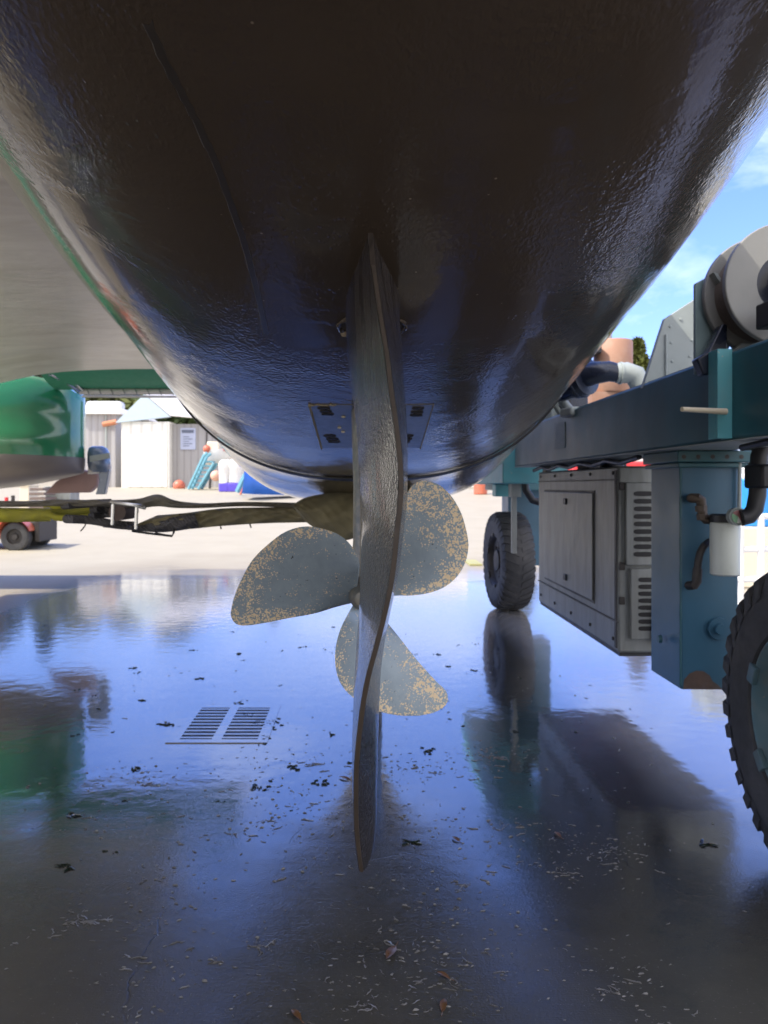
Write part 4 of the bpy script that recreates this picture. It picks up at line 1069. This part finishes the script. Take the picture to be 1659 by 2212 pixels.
# orange-red tow tractor at the left edge
ty_ = 15.0
tr = thing('tow_tractor', base(-40, ty_), 'orange red yard tractor with one fat black tyre at the left edge', 'tractor')
wc = at(36, 1159, ty_); wr_ = 31 * ty_ / F
def small_wheel(c, r, w, par):
    t = MB().lathe([(-w, r * .55), (-w, r * .9), (-w * .8, r), (w * .8, r), (w, r * .9), (w, r * .55)], c, 'Y', 36, False).build('tyre', M['tyre'], par)
    MB().lathe([(-w * .9, .001), (-w * .9, r * .2), (-w * .6, r * .25), (-w * .6, r * .5), (-w * 1.0, r * .57), (w * .9, r * .57), (w * .9, .001)], c, 'Y', 28, False).build('rim', M['dark_metal'], t)
small_wheel(wc, wr_, .11, tr); small_wheel(wc + Vector((0, .95, 0)), wr_, .11, tr); small_wheel(wc + Vector((-1.35, 0, 0)), wr_, .11, tr); small_wheel(wc + Vector((-1.35, .95, 0)), wr_, .11, tr)
mb = MB(); rows = []
for k in range(13):
    a = R(20 + 150 * k / 12); rows.append([wc + Vector((math.cos(a) * wr_ * 1.16, dy, math.sin(a) * wr_ * 1.16)) for dy in (-.16, .2)])
mb.grid(rows); mb.grid([[p + (p - wc).normalized() * .02 for p in r] for r in rows]); mb.build('fender', M['orange_red'], tr)
zb2 = gz(ty_)
mb = MB(); mb.box(wc.x - 1.9, wc.x - wr_ * .9, ty_ - .02, ty_ + 1.0, zb2 + .22, zb2 + .78); mb.box(wc.x - 1.9, wc.x - .9, ty_ - .02, ty_ + 1.0, zb2 + .78, zb2 + 1.05); mb.build('body', M['orange_red'], tr, .06)
mb = MB(); mb.box(wc.x - wr_ * .9, wc.x + wr_ * 1.25, ty_ + .14, ty_ + .86, zb2 + .25, zb2 + .55); mb.build('chassis', M['dark_metal'], tr, .03)
mb = MB(); mb.box(wc.x + wr_ * 1.15, wc.x + wr_ * 1.5, ty_ + .05, ty_ + .95, zb2 + .15, zb2 + .60); mb.build('bumper', M['dark_metal'], tr, .02)

# red machine seen through the gap over the engine box, and right-hand gear
RY = 27.0
rm = thing('red_machine', base(1330, RY), 'bright red machine glimpsed between the lift beam and the engine box', 'machine')
g0 = gz(RY)
MB().box(at(1240, 0, RY).x, at(1300, 0, RY).x, RY, RY + 2, g0 + .55, at(0, 985, RY).z).build('cab', M['red'], rm, .08)
MB().box(at(1318, 0, RY).x, at(1420, 0, RY).x, RY, RY + 2, g0 + .55, at(0, 998, RY).z).build('body', M['red'], rm, .08)
MB().box(at(1325, 0, RY).x, at(1412, 0, RY).x, RY + .1, RY + 1.9, at(0, 998, RY).z, at(0, 985, RY).z).build('hood', M['white'], rm, .04)
MB().box(at(1235, 0, RY).x, at(1425, 0, RY).x, RY, RY + 2, g0 + .3, g0 + .549).build('chassis', M['dark_metal'], rm, .03)
for uu in (1270, 1385):
    for dy in (.1, 1.9): small_wheel(Vector((at(uu, 0, RY).x, RY + dy, g0 + .36)), .36, .14, rm)
# tubular rail rack with pale hoses, right of the column
rk = thing('pipe_rack', (4.2, 8, 0), 'white tubular rack standing right of the blue column', 'rack')
mb = MB()
for xx in (4.05, 4.27, 4.75): mb.tube([(xx, 8.2, 0), (xx, 8.2, 1.0)], .035, 10)
mb.build('upright', M['white'], rk)
mb = MB()
for zz in (.30, .62, .97): mb.tube([(3.9, 8.2, zz), (5.6, 8.25, zz + .02)], .032, 10)
mb.build('crossbar', M['white'], rk)
sb = thing('cream_boat', (6, 12, 0), 'cream coloured boat hull on the ground behind the white rack', 'boat')
rows = []
for i in range(9):
    x = lerp(5.2, 9.2, i / 8); w = math.sqrt(max(.02, 1 - ((i - 6) / 6.4)**2)); rows.append([Vector((x, 12.6 + .8 * w * math.sin(a), .95 - .8 * w * max(0, math.cos(a))**.7)) for a in [R(-90 + 180 * k / 10) for k in range(11)]])
MB().grid(rows, True, True).build('hull', M['cream'], sb)
MB().box(5.9, 8.6, 12.1, 13.1, .951, 1.5).build('cabin', M['white'], sb, .08)
MB().box(5.85, 8.65, 12.08, 12.098, 1.12, 1.38).build('window', M['black_gloss'], sb)
wh = tag(MB().lathe([(0, .001), (0, .3), (.62, .3), (.62, .001)], (5.15, 10.1, 0), 'Z', 24, False).build('blue_barrel', M['blue_bright'], None, .02), 'bright blue barrel right of the black hose', 'barrel')
wh.location.z = .78
st2 = tag(MB().box(4.75, 5.6, 9.8, 10.5, 0, .779).build('work_bench', M['cream'], None, .02), 'pale bench carrying the bright blue barrel', 'bench')
eng = thing('outboard_rack', (4.5, 10.6, 0), 'grey engine parts on a steel stand just right of the blue column', 'engine')
mb = MB(); mb.box(4.95, 5.35, 11.0, 11.3, .9, 1.38); mb.build('engine_cover', M['grey_paint'], eng, .08)
mb = MB(); mb.tube([(4.98, 10.9, 1.62), (5.2, 10.9, 1.5), (5.35, 10.9, 1.35)], .07, 10); mb.tube([(5.0, 10.95, 1.1), (5.2, 10.95, .95)], .06, 10); mb.build('exhaust', M['chrome'], eng)
mb = MB(); mb.box(4.9, 5.45, 11.0, 11.5, 1.4, 2.0); mb.build('cowl', M['grey_paint'], eng, .1)
mb = MB(); mb.tube([(5.0, 11.2, 0), (5.0, 11.2, .9)], .05, 8); mb.tube([(5.3, 11.2, 0), (5.3, 11.2, .9)], .05, 8); mb.build('stand', M['dark_metal'], eng)
van2 = tag(MB().box(6.4, 9.5, 13.2, 15, .5, 2.15).build('white_container', M['white'], None, .06), 'white container behind the cream boat', 'container'); van2.location.z = -.5
# gear right of the hull bottom
ob2 = tag(MB().box(at(1000, 0, 40).x, at(1062, 0, 40).x, 40, 42, gz(40), at(0, 1038, 40).z).build('parked_trailer', M['white'], None, .1), 'white trailer far off between the hull and the far tyre', 'trailer')
ob3 = tag(MB().lathe([(0, .001), (0, .3), (1.3, .3), (1.3, .001)], base(1038, 34), 'Z', 16, False).build('fuel_pump', M['orange_red'], None, .03), 'small red post before the white trailer', 'post')
ys_ = tag(MB().box(at(1015, 0, 12.5).x, at(1042, 0, 12.5).x, 12.5, 13.3, gz(13) + .005, gz(13) + .03).build('painted_mark', M['yellow'], None), 'faded yellow patch on the yard left of the far tyre', 'marking')
wf = MB().lathe([(0, .001), (.03, .10), (.12, .13), (.2, .09), (.23, .001)], at(1150, 1010, 11), 'Z', 14, False).build('float', M['white']); tag(wf, 'white float hanging left of the engine box', 'float')
mbw = MB().tube([at(1150, 1000, 11), at(1150, 960, 11)], .008, 6).build('cord', M['white'], wf)
fw = thing('boundary_wall', (0, 62, 1.2), 'pale low wall along the back of the yard', 'wall')
MB().box(-60, 60, 62, 62.3, .9, 2.6).build('panel', M['concrete_block'], fw)

# ------------------------------------------------------------------ trees behind the yard
def crown_mesh(h, w, conifer, nl, seed, m_):
    rnd = random.Random(seed); mb = MB()
    for k in range(nl):
        if conifer:
            t = rnd.random()**.75; z = h * (.12 + .88 * t); rad = w * (1 - t)**.8 * (.35 + .65 * rnd.random()**.6) * (1 + .28 * math.sin(z * 5 + seed))
        else:
            t = rnd.random(); z = h * (.22 + .78 * t); rad = w * math.sqrt(max(0, math.sin(math.pi * (.12 + .86 * t)))) * (.25 + .75 * rnd.random()**.5) * (1 + .3 * math.sin(z * 2.1 + seed) * math.sin(k * .001))
        a = rnd.random() * 6.283; rad *= 1 + .22 * math.sin(a * 3 + seed + z)
        c = Vector((math.cos(a) * rad, math.sin(a) * rad, z)); s = (.16 + .30 * rnd.random()) * (h / 9)
        ax1 = Vector((rnd.uniform(-1, 1), rnd.uniform(-1, 1), rnd.uniform(-.6, .6))).normalized(); ax2 = ax1.orthogonal().normalized()
        ax2 = (Matrix.Rotation(rnd.random() * 6.28, 3, ax1) @ ax2)
        mb.face([c - ax1 * s, c - ax2 * s * .45 + ax1 * s * .1, c + ax1 * s, c + ax2 * s * .45])
    me = bpy.data.meshes.new('crown'); mb.bm.to_mesh(me); mb.bm.free(); me.materials.append(m_); return me
def trunk_mesh(h):
    mb = MB(); mb.tube([(0, 0, 0), (.05, 0, h * .35), (0, .06, h * .7), (.02, 0, h * .97)], [.28 * h / 10, .2 * h / 10, .1 * h / 10, .02], 8)
    rnd = random.Random(int(h * 10))
    for k in range(9):
        z = h * (.28 + .07 * k); a = k * 2.4; L = h * .22 * (1 - k / 12)
        mb.tube([(0, 0, z), (math.cos(a) * L * .5, math.sin(a) * L * .5, z + L * .2), (math.cos(a) * L, math.sin(a) * L, z + L * .45)], [.07, .04, .01], 6)
    me = bpy.data.meshes.new('trunk'); mb.bm.to_mesh(me); mb.bm.free(); me.materials.append(M['bark']); return me
kinds = [(crown_mesh(9, 3.4, False, 5200, 1, M['leaf_a']), trunk_mesh(9)), (crown_mesh(10, 3.0, False, 5200, 5, M['leaf_b']), trunk_mesh(10)), (crown_mesh(11, 2.4, True, 5200, 9, M['leaf_c']), trunk_mesh(11)), (crown_mesh(10, 2.2, True, 5200, 3, M['leaf_a']), trunk_mesh(10))]
spots = [(-33, 66, 1, 1.2), (-28, 68, 2, 1.1), (-24.5, 66, 0, 1.1), (-21, 70, 0, 1.15), (-17, 69, 1, 1.1), (-12.5, 67, 3, .8), (-8, 70, 2, .85), (-3.5, 68, 1, .72), (1.5, 71, 0, .8),
         (14, 66, 3, .9), (17.3, 48, 3, .92), (24, 60, 0, 1.0), (31, 58, 2, 1.0), (38, 62, 1, 1.1)]
labs = {0: 'yellow green leafy tree behind the yard', 1: 'mid green leafy tree behind the yard', 2: 'dark conifer behind the yard', 3: 'light olive conifer behind the yard'}
for i, (x, y, k, s) in enumerate(spots):
    t = bpy.data.objects.new('tree', None); C.objects.link(t); t.location = (x, y, 1.2); t.scale = (s, s, s); t.rotation_euler.z = i * 1.7
    tag(t, labs[k], 'tree', 'trees behind the yard')
    for nm, me in (('crown', kinds[k][0]), ('trunk', kinds[k][1])):
        o = bpy.data.objects.new(nm, me); C.objects.link(o); o.parent = t
for o in C.objects:
    if o.name.startswith('tree') and abs(o.location.x - 17.3) < .1: o['label'] = 'olive conifer showing between the rusty muffler and the grey guard plate'

# ------------------------------------------------------------------ drain and litter on the slab
dg = thing('drain_grate', (-.73, 4.2, 0), 'iron drain grate with two rows of slots in the wet slab', 'drain grate')
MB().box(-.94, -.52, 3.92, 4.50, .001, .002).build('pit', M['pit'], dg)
mb = MB(); mb.box(-.99, -.93, 3.88, 4.55, -.002, .0046); mb.box(-.53, -.475, 3.88, 4.55, -.002, .0046); mb.box(-.93, -.53, 3.88, 3.93, -.002, .0046); mb.box(-.93, -.53, 4.49, 4.55, -.002, .0046); mb.box(-.765, -.715, 3.93, 4.49, .0025, .0046)
mb.build('frame', M['ground'], dg)
mb = MB()
for k in range(10):
    y = 3.93 + .56 * (k + .5) / 10; mb.box(-.93, -.765, y - .010, y + .011, .0022, .0044); mb.box(-.715, -.53, y - .010, y + .011, .0022, .0044)
mb.build('slat', M['ground'], dg)
rnd = random.Random(3)
def curl(mb, x, y, L, r, k=4, flat=.5):
    a = rnd.random() * 6.283; p = Vector((x, y, r * .5)); pts = [p.copy()]
    for _ in range(k):
        a += rnd.uniform(-.9, .9); p = p + Vector((math.cos(a), math.sin(a) * .8, 0)) * L / k; p.z = r * (.4 + .5 * rnd.random()); pts.append(p.copy())
    mb.tube(pts, [r * rnd.uniform(.25, .5)] + [r * rnd.uniform(.5, 1.) for _ in range(k - 1)] + [r * .25], 5)
def flake(mb, x, y, L, a=None):
    """a ragged little scraping, thin and slightly domed"""
    a = rnd.gauss(0, .7) if a is None else a; k = rnd.randint(6, 9); el = rnd.uniform(.12, .45); ca, sa = math.cos(a), math.sin(a); h = L * rnd.uniform(.25, .6)
    ring = []
    for i in range(k):
        q = 2 * math.pi * i / k; r = L * rnd.uniform(.45, 1.1); dx, dy = math.cos(q) * r, math.sin(q) * r * el
        ring.append(mb.bm.verts.new((x + dx * ca - dy * sa, y + dx * sa + dy * ca, .0006)))
    top = []
    for v in ring:
        f = rnd.uniform(.35, .8); top.append(mb.bm.verts.new((lerp(x, v.co.x, f), lerp(y, v.co.y, f), h * rnd.uniform(.4, 1))))
    for i in range(k): mb.bm.faces.new((ring[i], ring[(i + 1) % k], top[(i + 1) % k], top[i]))
    mb.bm.faces.new(top)
mb = MB()
cl = [(rnd.uniform(-1.1, .9), rnd.uniform(1.9, 3.7)) for _ in range(60)]
for k in range(3600):
    if rnd.random() < .86:
        c = rnd.choice(cl); x, y = rnd.gauss(c[0], .12), rnd.gauss(c[1], .10)
    else: x, y = rnd.uniform(-2.1, 1.6), rnd.uniform(1.75, 5.5)
    s = rnd.random()**3.5
    flake(mb, x, y, .0018 + .009 * s, rnd.gauss(0, .45))
    if rnd.random() < .12: curl(mb, x, y, .015 + .03 * s, .0013 + .0012 * s, rnd.randint(3, 5))
for k in range(22):
    c = rnd.choice(cl); a0 = rnd.gauss(0, .5)
    for q in range(14):
        t = rnd.gauss(0, .025); flake(mb, c[0] + t * math.cos(a0) + rnd.gauss(0, .006), c[1] + t * math.sin(a0) + rnd.gauss(0, .008), rnd.uniform(.003, .007))
    for q in range(3): curl(mb, rnd.gauss(c[0], .015), rnd.gauss(c[1], .012), .04, .0018, 5)
deb = mb.build('litter', mat('wet pale scrapings', (.15, .145, .135), .3, var=.5, vs=60, coat=.5), None, smooth=60)
tag(deb, 'pale scraped off shell and paint flakes strewn over the wet slab', 'litter', kind='stuff')
mb = MB()
for k in range(120):
    x, y = rnd.uniform(-1.8, 1.3), 2.6 + 4.6 * rnd.random()**.9
    s = rnd.random()**3
    for q in range(1 + int(5 * s)): curl(mb, x + rnd.gauss(0, .012), y + rnd.gauss(0, .014), .012 + .03 * s, .002 + .003 * s, 3)
for (u, v) in ((540, 1545), (560, 1560), (583, 1568), (597, 1558), (633, 1660), (700, 1690), (560, 1700), (925, 1622)):
    p = at(u, v, H * F / (v - V0))
    for q in range(10): curl(mb, p.x + rnd.gauss(0, .02), p.y + rnd.gauss(0, .025), .025, .004, 4)
wd = mb.build('weeds', M['weed'], None, smooth=60); tag(wd, 'dark scraps of seaweed scattered over the wet slab', 'seaweed', kind='stuff')
lp = [(985, 1815, .022, 'brown leaf half way between the rudder and the near tyre'), (845, 2060, .034, 'curled brown leaf on the wet slab below the rudder tip'), (745, 1683, .03, 'small orange brown leaf left of the rudder blade'),
      (640, 2195, .022, 'brown leaf at the bottom edge nearest the left'), (958, 2110, .02, 'dark twiggy leaf on its own at the lower middle'), (1205, 1805, .022, 'pale yellow leaf in the dark reflection of the lift'), (958, 2175, .024, 'brown curled leaf at the bottom edge in the middle')]
for (u, v, s, lab) in lp:
    y = H * F / (v - V0); p = at(u, v, y); mb = MB(); a = rnd.random() * 6.28
    rows = []
    for i in range(7):
        t = i / 6; w = s * .38 * math.sin(math.pi * min(1, t * .96 + .02))**.8
        c = Vector((math.cos(a), math.sin(a), 0)) * (t - .5) * 2 * s; n_ = Vector((-math.sin(a), math.cos(a), 0))
        rows.append([p + c + n_ * w * k + Vector((0, 0, .004 +   .2 * abs(k) * s * .3 + .003 * math.sin(t * 4))) for k in (-1, -.5, 0, .5, 1)])
    mb.grid(rows); mb.tube([rows[-1][2], rows[-1][2] + Vector((math.cos(a), math.sin(a), .1)) * s * .6], .0012, 5)
    tag(mb.build('fallen_leaf', M['dead_leaf'], None, smooth=60), lab, 'leaf', 'fallen leaves on the slab')

# ------------------------------------------------------------------ light, sky, camera
SUN_EL, SUN_AZ = R(50), R(-110)           # azimuth from +Y towards +X
sd = Vector((math.sin(SUN_AZ) * math.cos(SUN_EL), math.cos(SUN_AZ) * math.cos(SUN_EL), math.sin(SUN_EL)))
L = bpy.data.lights.new('sun', 'SUN'); L.energy = 3.8; L.angle = R(.53); L.color = (1, .93, .82)
lo = bpy.data.objects.new('sun', L); C.objects.link(lo); lo.rotation_euler = (-sd).to_track_quat('-Z', 'Y').to_euler(); lo.location = sd * 60
W = bpy.data.worlds.new('World'); S.world = W; W.use_nodes = True; nt = W.node_tree; n = N(nt)
bg = nt.nodes['Background']
sky = n.add('ShaderNodeTexSky'); sky.sky_type = 'NISHITA'; sky.sun_disc = False; sky.sun_elevation = SUN_EL; sky.sun_rotation = SUN_AZ % (2 * math.pi)
sky.air_density = 1.3; sky.dust_density = .6; sky.ozone_density = 2.0
tint = n.mix(1.0, sky.outputs[0], (.64, .75, 1.38), 'MULTIPLY')
gco = n.coord('Generated', (1, 1, 2.6))
cl1 = n.noise(gco, 3.2, 6, .62, .5)
cl2 = n.noise(gco, 1.1, 3, .5)
cm = n.math('MULTIPLY', n.ramp(cl1, .50, .76), n.ramp(cl2, .30, .52))
sxyz = n.add('ShaderNodeSeparateXYZ'); n.link(n.coord('Generated'), sxyz.inputs[0])
rear = n.ramp(sxyz.outputs['Y'], .15, -.35)                 # unseen bright cloud behind the camera, added to fill the shaded near parts
fill_bank = n.math('MULTIPLY', n.math('MULTIPLY', rear, n.ramp(cl1, .30, .55)), .85)
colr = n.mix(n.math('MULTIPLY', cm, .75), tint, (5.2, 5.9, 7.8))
colr = n.mix(fill_bank, colr, (9.5, 8.9, 7.9))
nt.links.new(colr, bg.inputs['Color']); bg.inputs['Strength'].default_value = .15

cam = bpy.data.cameras.new('camera'); co = bpy.data.objects.new('camera', cam); C.objects.link(co)
co.location = (0, 0, H); co.rotation_euler = (R(90), 0, 0)
cam.sensor_width = 36; cam.lens = 36 * F / 2212; cam.clip_end = 6000; cam.clip_start = .02
cam.shift_x = (829.5 - U0) / 2212; cam.shift_y = -(1106 - V0) / 2212
cam.dof.use_dof = True; cam.dof.focus_distance = 1.25; cam.dof.aperture_fstop = 9.0
S.camera = co
S.view_settings.view_transform = 'Standard'; S.view_settings.look = 'None'; S.view_settings.exposure = .88; S.view_settings.gamma = 1
S.render.engine = 'CYCLES'; S.cycles.max_bounces = 6; S.cycles.glossy_bounces = 4; S.cycles.diffuse_bounces = 4; S.cycles.use_adaptive_sampling = True; S.cycles.adaptive_threshold = .02
try: S.cycles.use_denoising = True
except Exception: pass
